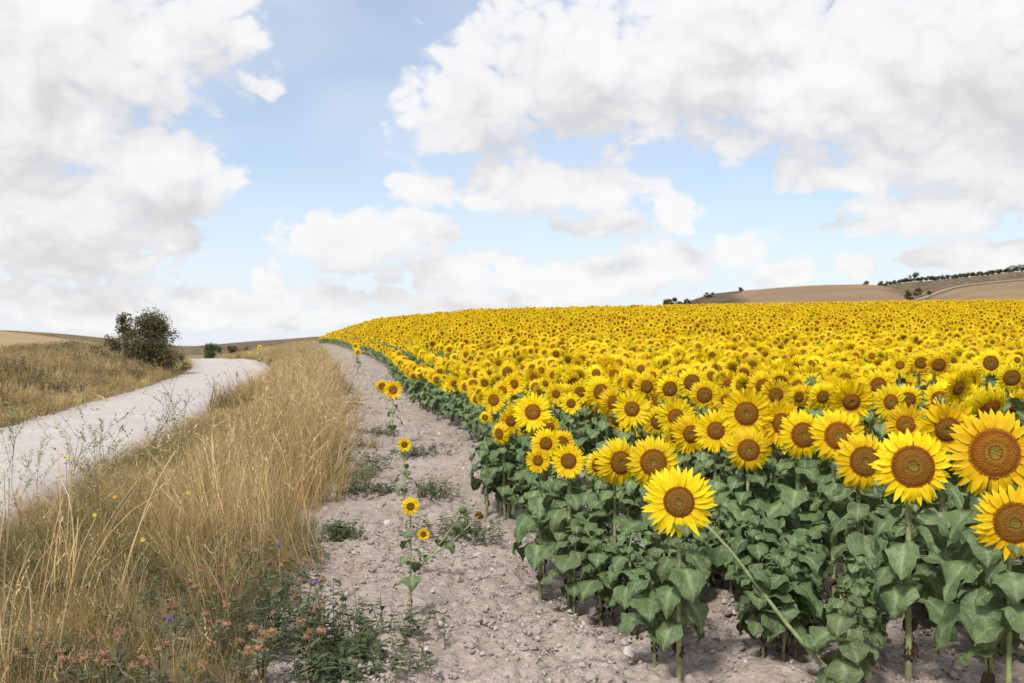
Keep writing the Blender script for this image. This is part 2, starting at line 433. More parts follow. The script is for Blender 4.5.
# ------------------------------------------------------------------ sunflower building blocks (unit sizes)
def petals_mb(lod, seed, Rd=.25, m=0):
    rd = random.Random(seed); mb = MB()
    if lod == 2:
        n = 12
        ce = [mb.vert((Rd * .9 * math.cos(k * math.pi / n), .0, Rd * .9 * math.sin(k * math.pi / n)), .1) for k in range(2 * n)]
        ou = [mb.vert(((.47 if k % 2 == 0 else .36) * math.cos(k * math.pi / n), rd.uniform(-.04, .03), (.47 if k % 2 == 0 else .36) * math.sin(k * math.pi / n)), rd.uniform(.4, 1)) for k in range(2 * n)]
        for k in range(2 * n): mb.face((ce[k], ou[k], ou[(k + 1) % (2 * n)], ce[(k + 1) % (2 * n)]), m)
        return mb
    layers = [(27, 0.0, 1.0), (25, .014, .98), (19, -.014, .84)] if lod == 0 else [(18, 0.0, 1.0), (17, .014, .95)]
    opn = rd.uniform(-.09, .10); miss = rd.choice((0, 0, .03, .08))
    for n, yo, ls in layers:
        for k in range(n):
            a = (k + rd.uniform(-.3, .3) + (.5 if yo else 0)) * 2 * math.pi / n
            if rd.random() < miss: continue
            L = (.515 - Rd) * ls * rd.uniform(.88, 1.1); W = rd.uniform(.033, .047) * (1.15 if lod else 1)
            bend = opn + rd.uniform(-.06, .10) + (.08 if rd.random() < .15 else 0); tw = rd.uniform(-.5, .5); curl = rd.uniform(-.1, .14)
            cup = rd.uniform(.15, .5); tn = rd.uniform(.55, 1)
            er = Vector((math.cos(a), 0, math.sin(a))); et = Vector((-math.sin(a), 0, math.cos(a))); ey = Vector((0, 1, 0))
            segs = [(0, .6), (.25, .98), (.55, 1.0), (.8, .58), (1, 0.05)] if lod == 0 else [(0, .6), (.5, 1), (1, .08)]
            prev = None
            for u, w in segs:
                c = er * (Rd * .93 + L * u) + ey * (yo + .03 + bend * (u * u) * 1.0 - .05 * math.sin(u * 3.1) * curl * 4) + et * (curl * L * u * u)
                ang = tw * u; side = et * math.cos(ang) + ey * math.sin(ang)
                t = .15 + .85 * min(1, u * 1.6) * tn if u < .9 else tn
                if lod == 0:
                    row = [mb.vert(c - side * W * w + ey * (-cup * W * w), t), mb.vert(c, t * .93), mb.vert(c + side * W * w + ey * (-cup * W * w), t)]
                else:
                    row = [mb.vert(c - side * W * w, t), mb.vert(c + side * W * w, t)]
                if prev:
                    for q in range(len(row) - 1): mb.face((prev[q], prev[q + 1], row[q + 1], row[q]), m)
                prev = row
    return mb

def disc_mb(lod, seed, Rd=.25, m=0):
    rd = random.Random(seed); mb = MB()
    rim = (1.0, .88, .88)[lod]
    n = (28, 14, 8)[lod]; rings = ((.12, .25, .4, .55, .7, .85, 1.0), (.3, .65, 1.0), (1.0,))[lod]
    c = mb.vert((0, -.012, 0), 0 if lod < 1 else .8); prev = None
    for u in rings:
        y = -.012 - .028 * math.sin(min(u * 1.25, 1) * math.pi) ** 1 * (1 if u < 1 else 0) + (.02 if u == 1 else 0)
        row = [mb.vert((math.cos(k * 2 * math.pi / n) * Rd * u, y + rd.uniform(-.004, .004), math.sin(k * 2 * math.pi / n) * Rd * u), u * rim) for k in range(n)]
        for k in range(n):
            if prev is None: mb.face((c, row[k], row[(k + 1) % n]), m)
            else: mb.face((prev[k], row[k], row[(k + 1) % n], prev[(k + 1) % n]), m)
        prev = row
    return mb

def bracts_mb(lod, seed, Rd=.25, m=0):
    rd = random.Random(seed); mb = MB()
    n = (16, 10, 6)[lod]; prev = None
    for u, y in ((1.02, .022), (.8, .075), (.42, .105), (.1, .115)) if lod < 2 else ((1.0, .03), (.3, .1)):
        row = [mb.vert((math.cos(k * 2 * math.pi / n) * Rd * u, y, math.sin(k * 2 * math.pi / n) * Rd * u), .5) for k in range(n)]
        if prev:
            for k in range(n): mb.face((prev[k], prev[(k + 1) % n], row[(k + 1) % n], row[k]), m)
        prev = row
    mb.face(prev, m)
    if lod == 0:
        for k in range(24):
            a = k * 2 * math.pi / 24 + rd.uniform(-.1, .1); L = rd.uniform(.10, .16)
            er = Vector((math.cos(a), 0, math.sin(a))); et = Vector((-math.sin(a), 0, math.cos(a)))
            b = er * Rd * .9 + Vector((0, .055, 0)); mid = er * (Rd * .9 + L * .5) + Vector((0, .05, 0)); tip = er * (Rd * .9 + L) + Vector((0, rd.uniform(.05, .12), 0))
            i = [mb.vert(b - et * .03, .6), mb.vert(b + et * .03, .6), mb.vert(mid + et * .026, .8), mb.vert(tip, 1), mb.vert(mid - et * .026, .8)]
            mb.face(i, m)
    return mb

def leaf_blade(mb, base, az, size, pitch, droop, rd, lod, m=0, dead=False, pet=.5):
    """one heart-shaped leaf on its petiole; az is the compass direction it grows to"""
    out = Vector((math.cos(az), math.sin(az), 0)); side = Vector((-math.sin(az), math.cos(az), 0)); up = Vector((0, 0, 1))
    p = Vector(base); pts = [p.copy()]
    ang = pitch + .5
    L = size * pet
    for i in range(3):
        p = p + (out * math.cos(ang) + up * math.sin(ang)) * L / 3; ang -= .28
        pts.append(p.copy())
    if lod == 0: mb.tube(pts, [.0055, .0045, .004, .0035], 4, .7 if not dead else .05, m, False)
    if lod < 2:
        us = [0, .08, .2, .32, .45, .58, .7, .82, .92, 1.0] if lod == 0 else [0, .2, .55, 1.0]
        ws = [.26, .44, .55, .54, .50, .42, .31, .20, .09, .012] if lod == 0 else [.34, .55, .44, .01]
        prev = None; ang -= .15; q = pts[-1]; lu = 0
        fold = rd.uniform(.1, .6); wide = rd.uniform(.85, 1.12); wav = rd.uniform(0, 6.28); sk = rd.uniform(-.12, .12)
        for u, w in zip(us, ws):
            q = q + (out * math.cos(ang) + up * math.sin(ang)) * (u - lu) * size
            ang -= droop * (u - lu); lu = u
            nrm = (up * math.cos(ang) - out * math.sin(ang))
            w *= rd.uniform(.86, 1.1) * wide
            bk = (-.14 if u == 0 else -.05 if u < .1 else 0) * size
            d = (out * math.cos(ang) + up * math.sin(ang))
            row = []
            cols = (-1, -.6, -.3, -.05, .05, .3, .6, 1) if lod == 0 else (-1, 0, 1)
            vein = rd.uniform(-.12, .08) + (.26 if (lod == 0 and us.index(u) % 2 == 1) else 0)
            for c in cols:
                h = fold * abs(c) * w * .55 + .085 * math.sin(wav + u * 11 + c * 2.2) * abs(c) - (.09 * c * c * abs(c) if abs(c) > .9 else 0)
                tt = max(.2, .36 + rd.uniform(-.06, .08) + vein * (1 - abs(c))) if not dead else rd.uniform(0, .1)
                if lod == 0 and abs(c) < .1 and not dead: tt = .86 - .2 * u
                if lod == 1: tt = .4 if not dead else rd.uniform(0, .09)
                row.append(mb.vert(q + side * (c * w + sk * u) * size + nrm * h * size + d * bk * abs(c) ** 2, tt))
            if prev:
                for k in range(len(cols) - 1): mb.face((prev[k], prev[k + 1], row[k + 1], row[k]), m)
            prev = row
    else:
        q = pts[-1]; tip = q + out * size * .8 - up * size * .5; w = size * .5
        mb.face((mb.vert(q, .4), mb.vert(q + out * size * .3 + side * w, .35), mb.vert(tip, .4), mb.vert(q + out * size * .3 - side * w, .35)), m)

def foliage_mb(lod, seed, m=0, sparse=1.0, low=.19, small=.70):
    rd = random.Random(seed); mb = MB()
    n = int((rd.randint(18, 22), 14, 7)[lod] * sparse); az = rd.uniform(0, 6.28)
    for i in range(n):
        t = i / max(n - 1, 1); z = low + (.90 - low) * t ** .85; az += 2.4 + rd.uniform(-.35, .35)
        size = (.19 + .13 * math.sin(min(1, t * 1.05 + .12) * math.pi) - .07 * max(0, t - .75) * 4 * .6) * rd.uniform(.68, 1.22) * small * (1.12 if lod else 1)
        base = Vector((0, .006 * math.sin(t * 3), z))
        if t < .2 and lod < 2:
            for q_ in range(1): leaf_blade(mb, (0, 0, z * rd.uniform(.4, 1.0)), az + 1.7 + q_ * 2.2, size * rd.uniform(.2, .36), -1.35, .35, rd, 1, m, True, .7)
        if t < .1 and lod < 2:
            leaf_blade(mb, base, az, size * .34, -1.3, .6, rd, lod, m, True, 1.2)
        else:
            leaf_blade(mb, base, az, size, rd.uniform(-.1, .55) - .2 * (1 - t), rd.uniform(.2, 1.5), rd, lod, m)
    return mb

def stem_mb(lod, seed, m=0, thick=1.0, cut=False):
    rd = random.Random(seed); mb = MB()
    w1 = rd.uniform(-.02, .02); w2 = rd.uniform(-.015, .015)
    pts = [(0, 0, -.06), (w1 * .3, 0, .12), (w1, w2, .4), (w1 * .7, w2, .68), (w1 * .2, .012, .86), (0, .0, .945), (0, -.028, .985), (0, -.062, 1.0)]
    r = [.017, .0155, .014, .013, .0125, .0125, .013, .016]
    if lod == 1: pts = pts[::2] + [pts[-1]]; r = r[::2] + [r[-1]]
    if lod == 2: pts = [pts[3], pts[-1]]; r = [.013, .013]
    if cut: pts = pts[:4] + [(.01, .012, .80), (.03, .0, .88)]; r = r[:4] + [.009, .004]
    mb.tube(pts, [x * thick for x in r], (8, 5, 3)[lod], [min(1, .05 + 2.2 * max(0, p[2])) for p in pts], m)
    return mb
HC = Vector((0, -.095, 1.0))

NH = 9
RDS = [.195, .21, .225, .235, .245, .255, .27, .205, .22]
ME_pet = [petals_mb(0, 100 + i, RDS[i]).mesh('petals', M_petal) for i in range(NH)]
ME_disc = [disc_mb(0, 200 + i, RDS[i]).mesh('disc', M_disc) for i in range(NH)]
ME_bract = [bracts_mb(0, 300 + i, RDS[i]).mesh('flower_head', M_bract) for i in range(NH)]
ME_fol = [foliage_mb(0, 400 + i).mesh('foliage', M_leaf) for i in range(8)]
ME_stem = [stem_mb(0, 500 + i).mesh('stem', M_stem) for i in range(5)]
ME_fol_thin = [foliage_mb(0, 450 + i, sparse=.6, small=.5, low=.2).mesh('foliage', M_leaf) for i in range(4)]
ME_stem_thin = [stem_mb(0, 550 + i, thick=.6).mesh('stem', M_stem) for i in range(3)]

def sunflower(base, H, D, yaw, pitch, label, group, hv=None, fv=None, lean=(0, 0), thin=False, roll=None):
    t = thing('sunflower', label, 'sunflower', base, (lean[0], lean[1], yaw), group)
    hv = random.randrange(NH) if hv is None else hv
    fl = ME_fol_thin if thin else ME_fol; sl = ME_stem_thin if thin else ME_stem
    link('stem', random.choice(sl), t, scale=H)
    link('foliage', random.choice(fl) if fv is None else fl[fv], t, rot=(0, 0, random.uniform(0, 6.28)), scale=(min(H, .97) * random.uniform(.82, .98),) * 2 + (H * random.uniform(.95, 1.04),))
    h = link('flower_head', ME_bract[hv], t, loc=HC * H, rot=(pitch, random.uniform(0, 6.28) if roll is None else roll, random.uniform(-.12, .12)), scale=D)
    h.rotation_mode = 'XYZ'
    # roll about the facing axis first, then pitch
    h.rotation_euler = (Matrix.Rotation(pitch, 3, 'X') @ Matrix.Rotation(random.uniform(0, 6.28), 3, 'Y')).to_euler()
    link('petals', ME_pet[hv], h); link('disc', ME_disc[hv], h)
    return t

# ------------------------------------------------------------------ the flowers one can single out: pixel, size, distance
S = [  # px, py, dia, Y, yaw, pitch(+ looks up), label
 (679, 502, 75, 4.72, -4, 4, 'large sunflower nearest the bare strip, standing lowest in front of all the other heads'),
 (653.5, 462.5, 54, 6.0, 2, 4, 'round sunflower just above and behind the lowest front flower'),
 (621, 462.5, 51, 6.3, 25, 2, 'sunflower half covered by the round head beside it, above the lowest front flower'),
 (568.6, 461, 36, 6.0, -4, 4, 'medium sunflower on a bare pale stem at the field corner by the strip'),
 (546, 443.5, 32, 6.7, 12, 2, 'sunflower overlapping the upper edge of the corner flower by the strip'),
 (538, 460.5, 27, 6.3, -12, -4, 'small drooping sunflower touching the left edge of the corner flower by the strip'),
 (562, 443, 27, 7.1, 0, 2, 'sunflower peeking out directly above the medium corner flower'),
 (599, 465, 30, 6.6, 28, 0, 'small sunflower turned aside between the corner flower and the half covered pair'),
 (532.8, 412, 40, 8.6, -3, 6, 'biggest bright sunflower of the outer cluster jutting out over the bare strip'),
 (511, 421, 27, 9.0, 14, 0, 'sunflower tucked behind the biggest bright head of the outer strip cluster'),
 (499, 434, 24, 8.9, -40, -4, 'low sunflower at the strip edge turned away from the field'),
 (485, 417.5, 13, 9.2, -10, 0, 'tiny round sunflower at the outermost edge of the cluster over the strip'),
 (493.5, 400, 27, 9.6, -22, 4, 'oval sunflower at the outer tip of the cluster above the bare strip'),
 (502, 391, 23, 10.6, -14, 4, 'sunflower just behind the oval one at the outer tip of the cluster'),
 (514, 384, 24, 11.0, 12, 2, 'topmost sunflower of the outer cluster above the bare strip'),
 (550, 427, 23, 8.6, 10, -8, 'sunflower squeezed between the biggest strip cluster head and the corner group'),
 (556, 394, 22, 11.2, 4, 0, 'sunflower alone over the green gap, beside the biggest strip cluster head'),
 (571, 403.5, 23, 10.8, -4, 4, 'small round sunflower hanging low over the green gap behind the corner group'),
 (580, 392, 25, 11.2, 10, -6, 'dark centred sunflower above the small round one over the green gap'),
 (601, 392, 34, 9.6, 22, 0, 'wide sunflower looking aside at the end of the second row over the gap'),
 (614, 403, 33, 9.2, 34, -2, 'sunflower showing only half its disc beside the broad face of the second row'),
 (632, 409, 40, 8.6, -2, 4, 'broad faced sunflower over the green gap, above the half covered pair'),
 (658, 421.5, 32, 8.6, 26, -2, 'sunflower partly hidden below the second row, above the round front head'),
 (676, 437, 32, 8.0, 26, -6, 'lower sunflower half hidden behind the close trio of the second row'),
 (676, 417, 41, 8.2, 10, 2, 'first sunflower of the close trio running towards the stacked pair'),
 (691, 434, 43, 7.4, 24, 2, 'middle sunflower of the close trio, its disc half covered'),
 (716, 430.5, 45, 7.2, 2, 5, 'last sunflower of the close trio with a clear orange disc'),
 (746.6, 413.5, 54, 6.6, 0, 0, 'upper sunflower of the stacked pair, one head straight over another'),
 (748.6, 450, 46, 6.5, -4, 2, 'lower sunflower of the stacked pair, one head straight under another'),
 (782, 423.5, 50, 6.6, 22, 4, 'sunflower just beside the upper head of the stacked pair'),
 (803.5, 435, 51, 6.2, 16, 4, 'sunflower between the stacked pair and the big faces near the field front'),
 (839, 436, 57, 5.9, 6, 5, 'sunflower with a ringed disc overlapping two neighbours in the front rank'),
 (865, 461.5, 61, 5.4, 14, 5, 'lower front rank sunflower with ruffled petals beside the big level face'),
 (913, 466.5, 79, 4.6, 2, 8, 'big level sunflower facing the path with a neat green disc centre'),
 (995, 453, 93, 4.15, 4, 6, 'largest sunflower of all with a very wide brown disc'),
 (1015, 523, 78, 4.05, 6, 0, 'sunflower cut by the picture edge, hanging below the largest one'),
 (948, 429.6, 63, 5.3, 8, -14, 'tall dark disc sunflower looking down between the two biggest faces'),
 (906, 424.5, 44, 6.6, -2, 4, 'small bright sunflower right above the big level face'),
 (851.7, 402, 47, 6.7, 10, -20, 'bowed sunflower with a dark greenish disc behind the front rank'),
 (891, 402, 39, 7.6, 24, 0, 'sunflower looking aside above the small bright head'),
 (878.5, 385.5, 35, 8.4, 14, -2, 'sunflower half turned, higher up behind the one that looks aside'),
 (776, 395, 34, 8.6, 12, -6, 'sunflower with a shaded disc straight above the head beside the stacked pair'),
 (799, 397, 24, 9.2, 30, -10, 'small dull disc sunflower between the shaded disc and the bowed head'),
 (823, 397, 29, 8.8, 20, -12, 'dark disc sunflower next to the bowed one'),
 (959, 388.7, 37, 7.6, 40, -22, 'nodding sunflower turned far aside above the tall dark disc one'),
 (989, 410, 52, 5.6, 30, -38, 'drooping sunflower above the largest head, its disc tipped to the ground'),
 (1012, 378, 31, 8.2, 4, -14, 'dark sunflower near the picture edge above the drooping one'),
 (991, 363, 28, 9.4, 2, 0, 'pale rimmed sunflower standing out above the dark one at the edge'),
 (939, 365, 26, 9.8, 10, -18, 'dark brown disc sunflower high behind the nodding one'),
 (921, 363, 24, 10.4, 0, -8, 'sunflower beside the dark brown disc high in the field'),
 (900, 365, 22, 11.2, -6, 2, 'small clear sunflower high behind the half turned head'),
 (670, 389, 29, 10.6, 14, -6, 'dark disc sunflower in the row behind the close trio'),
 (704.5, 395, 31, 9.8, 14, -4, 'sunflower bowing slightly behind the last of the close trio'),
 (692, 382.5, 31, 10.6, 10, -4, 'sunflower above the slightly bowing one behind the close trio'),
 (647, 386.6, 29, 10.6, 22, -2, 'sunflower turned aside behind the broad faced one over the gap'),
 (632, 384, 25, 11.4, 26, 0, 'sunflower leaning aside at the near end of a back row over the gap'),
]
bases = []
FIELD = 'sunflowers standing in the field'
for px, py, dia, Y, yaw, pitch, lab in S:
    P = at3(px, py, Y); D = dia * Y / F; yw = R(yaw) - math.atan2(P.x, Y) * .6
    for _ in range(3):
        zb = tz(P.x, P.y); H = P.z - zb
        b = P - Matrix.Rotation(yw, 3, 'Z') @ (Vector((0, HC.y, 0)) * H); b.z = tz(b.x, b.y)
    H = P.z - b.z
    sunflower(b, H, D, yw, R(-pitch), lab, FIELD, hv=6 if dia > 76 else 1 if dia == 75 else 5 if dia > 50 and pitch > 3 else None)
    bases.append((b.x, b.y))

# the broken, leaning one behind the lowest front flower
b = at_px(838, 4.8); tip = at3(668, 487, 5.15)
t = thing('sunflower', 'sunflower on a long bare stem leaning diagonally across the front of the field', 'sunflower', b, group=FIELD)
mb = MB(); d = tip - b
mb.tube([Vector((0, 0, -.04)), d * .3 + Vector((0, 0, -.02)), d * .62 + Vector((0, 0, .03)), d * .9 + Vector((0, 0, .02)), d], [.0115, .010, .0085, .0078, .008], 8, .8, 0)
link('stem', mb.mesh('stem', M_stem), t)
mb = MB(); rd = random.Random(3)
for u, az in ((.2, -1.2), (.3, 2.2), (.42, 1.2), (.52, -.6), (.64, -2.2), (.78, 2.6)):
    leaf_blade(mb, d * u, az, .115, .2, 1.5, rd, 0)
link('foliage', mb.mesh('foliage', M_leaf), t)
h = link('flower_head', ME_bract[1], t, loc=d + Vector((-.01, -.03, .0)), rot=(.2, .3, .1), scale=.20)
link('petals', ME_pet[1], h); link('disc', ME_disc[1], h)
bases.append((b.x, b.y))

# ------------------------------------------------------------------ the rest of the field: rows along the strip
rows_pts = []
for k in range(0, 190):
    s = .02 + (k * 1.0 if k < 4 else 4.0 + (k - 4) * .72)
    Y = (4.3 if k > 0 else 4.9) + random.uniform(0, .3)
    while Y < 150:
        x = float(edge(Y)) + s + random.gauss(0, .06)
        if abs(x) < .62 * Y + 6 and not (k == 0 and (Y < 9.0 and random.random() < .5)) and random.random() > .06 + .22 * float(vnoise(x * .5, Y * .22, 555) > .72):
            rows_pts.append((x, Y + random.gauss(0, .05), k))
        Y += random.uniform(.21, .31) * (1 if Y < 60 else 1.1)
for q in range(75):                      # younger plants that fill the gaps of the nearest rows
    Y = random.uniform(4.25, 7.6); x = float(edge(Y)) + .08 + 3.6 * random.random() ** 1.1
    if x < .6 * Y: rows_pts.append((x, Y, 300))
pts = np.array(rows_pts)
bs_ = np.array(bases)
d2 = np.full(len(pts), 9.0)
for bx, by in bs_: d2 = np.minimum(d2, (pts[:, 0] - bx) ** 2 + (pts[:, 1] - by) ** 2)
pts = pts[d2 > .17 ** 2]
# keep sight lines to the singled-out heads clear: plants in front of them grow no head there
n = len(pts)
px_ = pts[:, 0]; py_ = pts[:, 1]
gz = terrain(px_, py_)
Hh = np.clip(rng.normal(.97, .085, n), .74, 1.2) * (1 - .16 * np.exp(-(px_ - edge(py_)) / 1.2))
Dd = np.clip(rng.normal(.33, .05, n), .2, .44) * (1 - .18 * np.exp(-(px_ - edge(py_)) / .5))
yaw = rng.normal(R(4), R(24), n) - np.arctan2(px_, py_) * .5
yaw = np.where(rng.random(n) < .08, yaw + rng.normal(0, 1.2, n), yaw)
pit = rng.normal(R(2), R(16), n)
hx = px_ + np.sin(yaw) * .095 * Hh; hy = py_ - np.cos(yaw) * .095 * Hh
sx = 512 + hx / hy * F; sy = HOR - (gz + Hh - CAMZ) / hy * F; rr = Dd / hy * F / 2
keep = np.ones(n, bool)
for qx, qy, qd, qY, *_ in S:
    near = py_ < qY + .15
    keep &= ~(near & (np.hypot(sx - qx, sy - qy) < (rr + qd / 2) * .86))
# the near plants' heads rise only where the photo has yellow: keep the foreground leaves clear
keep &= ~((py_ < 9.5) & (sy > np.interp(sx, [480, 560, 620, 700, 800, 1024], [425, 440, 455, 440, 440, 440])))
keep &= pts[:, 2] != 300
lowk = ~keep
# raster of head discs and leaf columns, to find the 300 plants that show largest
buf = np.full((683, 1024), -1, int)
order = np.argsort(-py_)
for i in order:
    if not keep[i] or py_[i] > 45: continue
    r = rr[i]; x0, x1 = int(sx[i] - r), int(sx[i] + r) + 1; y0, y1 = int(sy[i] - r), int(sy[i] + r) + 1
    wl = .16 / py_[i] * F; yb = HOR + (CAMZ - gz[i]) / py_[i] * F
    if x1 < 0 or x0 > 1023: continue
    buf[max(0, int(sy[i])):max(0, int(sy[i] + (yb - sy[i]) * .8)), max(0, int(sx[i] - wl)):max(0, int(sx[i] + wl))] = i
    buf[max(0, y0):max(0, y1), max(0, x0):max(0, x1)] = i
for qx, qy, qd, *_ in S:
    buf[max(0, int(qy - qd / 2)):int(qy + qd / 2), max(0, int(qx - qd / 2)):int(qx + qd / 2)] = -1
ids, cnt = np.unique(buf[buf >= 0], return_counts=True)
best = ids[np.argsort(-cnt)][:300 - len(S) - 16]
ORD = 'first second third fourth fifth sixth seventh eighth ninth tenth eleventh twelfth thirteenth fourteenth fifteenth sixteenth seventeenth eighteenth nineteenth'.split()
TENS = 'twenty thirty forty fifty sixty seventy eighty ninety'.split()
def ordinal(i):
    if i < 19: return ORD[i]
    if i >= 99: return ('hundredth' if i == 99 else 'hundred-' + ordinal(i - 100))
    t, u = divmod(i + 1, 10)
    if u == 0: return TENS[t - 2][:-1] + 'ieth'
    return TENS[t - 2] + '-' + ORD[u - 1]
band_of = lambda Y: 0 if Y < 8.5 else 1 if Y < 11.5 else 2 if Y < 15 else 3 if Y < 20 else 4
BAND = ['front plants', 'second belt', 'middle belt', 'fourth belt', 'far belt']
bands = {}
for i in best: bands.setdefault(band_of(py_[i]), []).append(i)
for bnd, li in bands.items():
    li.sort(key=lambda i: sx[i])
    for q, i in enumerate(li):
        look = 'broad' if Dd[i] > .34 else 'small' if Dd[i] < .28 else 'yellow'
        face = 'bowed ' if pit[i] > R(12) else 'sideways ' if abs(yaw[i] + math.atan2(px_[i], py_[i]) * .5) > R(28) else ''
        sunflower((px_[i], py_[i], gz[i] - .01), Hh[i], Dd[i], yaw[i], pit[i], f'{look} {face}sunflower, {ordinal(q)} from the strip in the {BAND[bnd]}', FIELD,
                  lean=(random.gauss(0, .03), random.gauss(0, .03)))

# ------------------------------------------------------------------ stuff: geometry-node scatter
def scatter(name, P, rot, scl, idx, protos, label, cat=None, tone_shift=None):
    """one object: its points carry rot / scl / idx, each point shows one of the prototype meshes"""
    me = bpy.data.meshes.new(name)
    n = len(P)
    me.vertices.add(n); me.vertices.foreach_set('co', np.asarray(P, np.float32).ravel())
    a = me.attributes.new('rot', 'FLOAT_VECTOR', 'POINT'); a.data.foreach_set('vector', np.asarray(rot, np.float32).ravel())
    a = me.attributes.new('scl', 'FLOAT_VECTOR', 'POINT'); a.data.foreach_set('vector', np.asarray(scl, np.float32).ravel())
    a = me.attributes.new('idx', 'INT', 'POINT'); a.data.foreach_set('value', np.asarray(idx, np.int32))
    pa = np.asarray(P, float)
    tn = (fbm(pa[:, 0] * .8, pa[:, 1] * .45, 3, 301) - .45) * 1.1 + (vnoise(pa[:, 0] * 3, pa[:, 1] * 3, 302) - .5) * .35
    if tone_shift is not None: tn = tn + tone_shift(pa, np.asarray(idx))
    a = me.attributes.new('tone', 'FLOAT', 'POINT'); a.data.foreach_set('value', tn.astype(np.float32))
    me.update()
    o = link(name, me); kind(o, 'stuff', label, cat)
    g = bpy.data.node_groups.new(name, 'GeometryNodeTree')
    g.interface.new_socket('Geometry', in_out='INPUT', socket_type='NodeSocketGeometry')
    g.interface.new_socket('Geometry', in_out='OUTPUT', socket_type='NodeSocketGeometry')
    N = g.nodes; L = g.links
    gi = N.new('NodeGroupInput'); go = N.new('NodeGroupOutput')
    j = N.new('GeometryNodeJoinGeometry')
    def na(nm, typ):
        q = N.new('GeometryNodeInputNamedAttribute'); q.data_type = typ; q.inputs[0].default_value = nm
        return next(s for s in q.outputs if s.enabled and s.name == 'Attribute')
    ar, as_, ai = na('rot', 'FLOAT_VECTOR'), na('scl', 'FLOAT_VECTOR'), na('idx', 'INT')
    for k, pm in enumerate(protos):
        po = bpy.data.objects.new(pm.name + '_source', pm)
        oi = N.new('GeometryNodeObjectInfo'); oi.inputs['Object'].default_value = po
        oi.inputs['As Instance'].default_value = False
        cm = N.new('FunctionNodeCompare'); cm.data_type = 'INT'; cm.operation = 'EQUAL'
        ci = [s for s in cm.inputs if s.enabled]
        L.new(ai, ci[0]); ci[1].default_value = k
        ip = N.new('GeometryNodeInstanceOnPoints')
        L.new(gi.outputs[0], ip.inputs['Points']); L.new(oi.outputs['Geometry'], ip.inputs['Instance'])
        L.new(cm.outputs[0], ip.inputs['Selection'])
        L.new(ar, ip.inputs['Rotation']); L.new(as_, ip.inputs['Scale'])
        L.new(ip.outputs[0], j.inputs[0])
    L.new(j.outputs[0], go.inputs[0])
    md = o.modifiers.new('scatter', 'NODES'); md.node_group = g
    return o

def plant_proto(lod, seed, head=True):
    rd = random.Random(seed); mb = MB()
    mb.add(stem_mb(lod, seed, 0, cut=not head)); mb.add(foliage_mb(lod, seed + 1, 1))
    if head:
        Rd = rd.uniform(.215, .285) + (.02 if lod == 2 else 0); D = rd.uniform(.29, .40)
        M = Matrix.Translation(HC) @ Matrix.Rotation(rd.gauss(0, .2), 4, 'X') @ Matrix.Rotation(rd.uniform(0, 6), 4, 'Y') @ Matrix.Scale(D, 4)
        mb.add(petals_mb(lod, seed + 2, Rd, 2), M); mb.add(disc_mb(lod, seed + 3, Rd, 3), M); mb.add(bracts_mb(lod, seed + 4, Rd, 4), M)
    return mb.mesh('sunflower_mass', [M_stem, M_leaf, M_petal, M_disc, M_bract])
protos = [plant_proto(0, 1000 + 10 * i, False) for i in range(6)] + [plant_proto(0, 1100 + 10 * i) for i in range(5)] + [plant_proto(1, 2000 + 10 * i) for i in range(7)] + [plant_proto(2, 3000 + 10 * i) for i in range(6)]
sel = np.ones(n, bool); sel[best] = False
idx = np.where(lowk, rng.integers(0, 6, n), np.where(py_ < 16, 6 + rng.integers(0, 5, n), np.where(py_ < 42, 11 + rng.integers(0, 7, n), 18 + rng.integers(0, 6, n))))
hs = np.where(lowk, Hh * .74, Hh)
hs = np.where(lowk & (py_ < 9.5), np.minimum(hs, np.where(pts[:, 2] == 300, .60, .72)), hs)
scatter('sunflower_mass', np.stack([px_, py_, gz - .01], 1)[sel], np.stack([rng.normal(0, .04, n), rng.normal(0, .04, n), yaw], 1)[sel],
        np.stack([hs] * 3, 1)[sel], idx[sel], protos, 'mass of yellow sunflowers filling the field up to the crest', 'sunflower mass')

# ------------------------------------------------------------------ volunteers in the bare strip
def lone(px, py, dia, Yb, yaw, pitch, lab, extra=()):
    P = at3(px, py, Yb); H = P.z - tz(P.x, P.y); D = dia * Yb / F
    b = Vector((P.x, Yb, tz(P.x, Yb) - .01))
    t = sunflower(b, H, D, R(yaw), R(-pitch), lab, 'sunflowers sprouted in the bare strip', thin=True)
    for (qx, qy, qd, style) in extra:
        Q = at3(qx, qy, Yb) - b; q0 = Vector((0, 0, H * .35))
        Q = Matrix.Rotation(-R(yaw), 3, 'Z') @ Q
        mb = MB(); mb.tube([q0, q0.lerp(Q, .5) + Vector((0, .02, -.03)), Q], [.006, .005, .005], 5, .8)
        rd = random.Random(int(qx))
        link('stem', mb.mesh('stem', M_stem), t)
        mb = MB()
        for u in (.35, .7): leaf_blade(mb, q0.lerp(Q, u), rd.uniform(0, 6), .09, .2, 1.2, rd, 0)
        link('foliage', mb.mesh('foliage', M_leaf), t)
        hv = random.randrange(NH)
        if style == 'flower':
            h = link('flower_head', ME_bract[hv], t, loc=Q, rot=(.1, .4, 0), scale=qd * Yb / F)
            link('petals', ME_pet[hv], h); link('disc', ME_disc[hv], h)
        elif style == 'bud':
            mb = MB(); mb.ball((0, 0, 0), .5, 9, 6, .8, squash=.8, jit=.1)
            link('bud', mb.mesh('bud', M_bract), t, loc=Q, scale=qd * Yb / F)
        else:
            h = link('flower_head', ME_bract[hv], t, loc=Q, rot=(.5, .4, 0), scale=1.6 * qd * Yb / F)
            link('disc', ME_disc[hv], h)
    return t
lone(410.5, 503, 19, 5.85, 6, 4, 'lone small sunflower on a thin leafy stem, nearest in the bare strip')
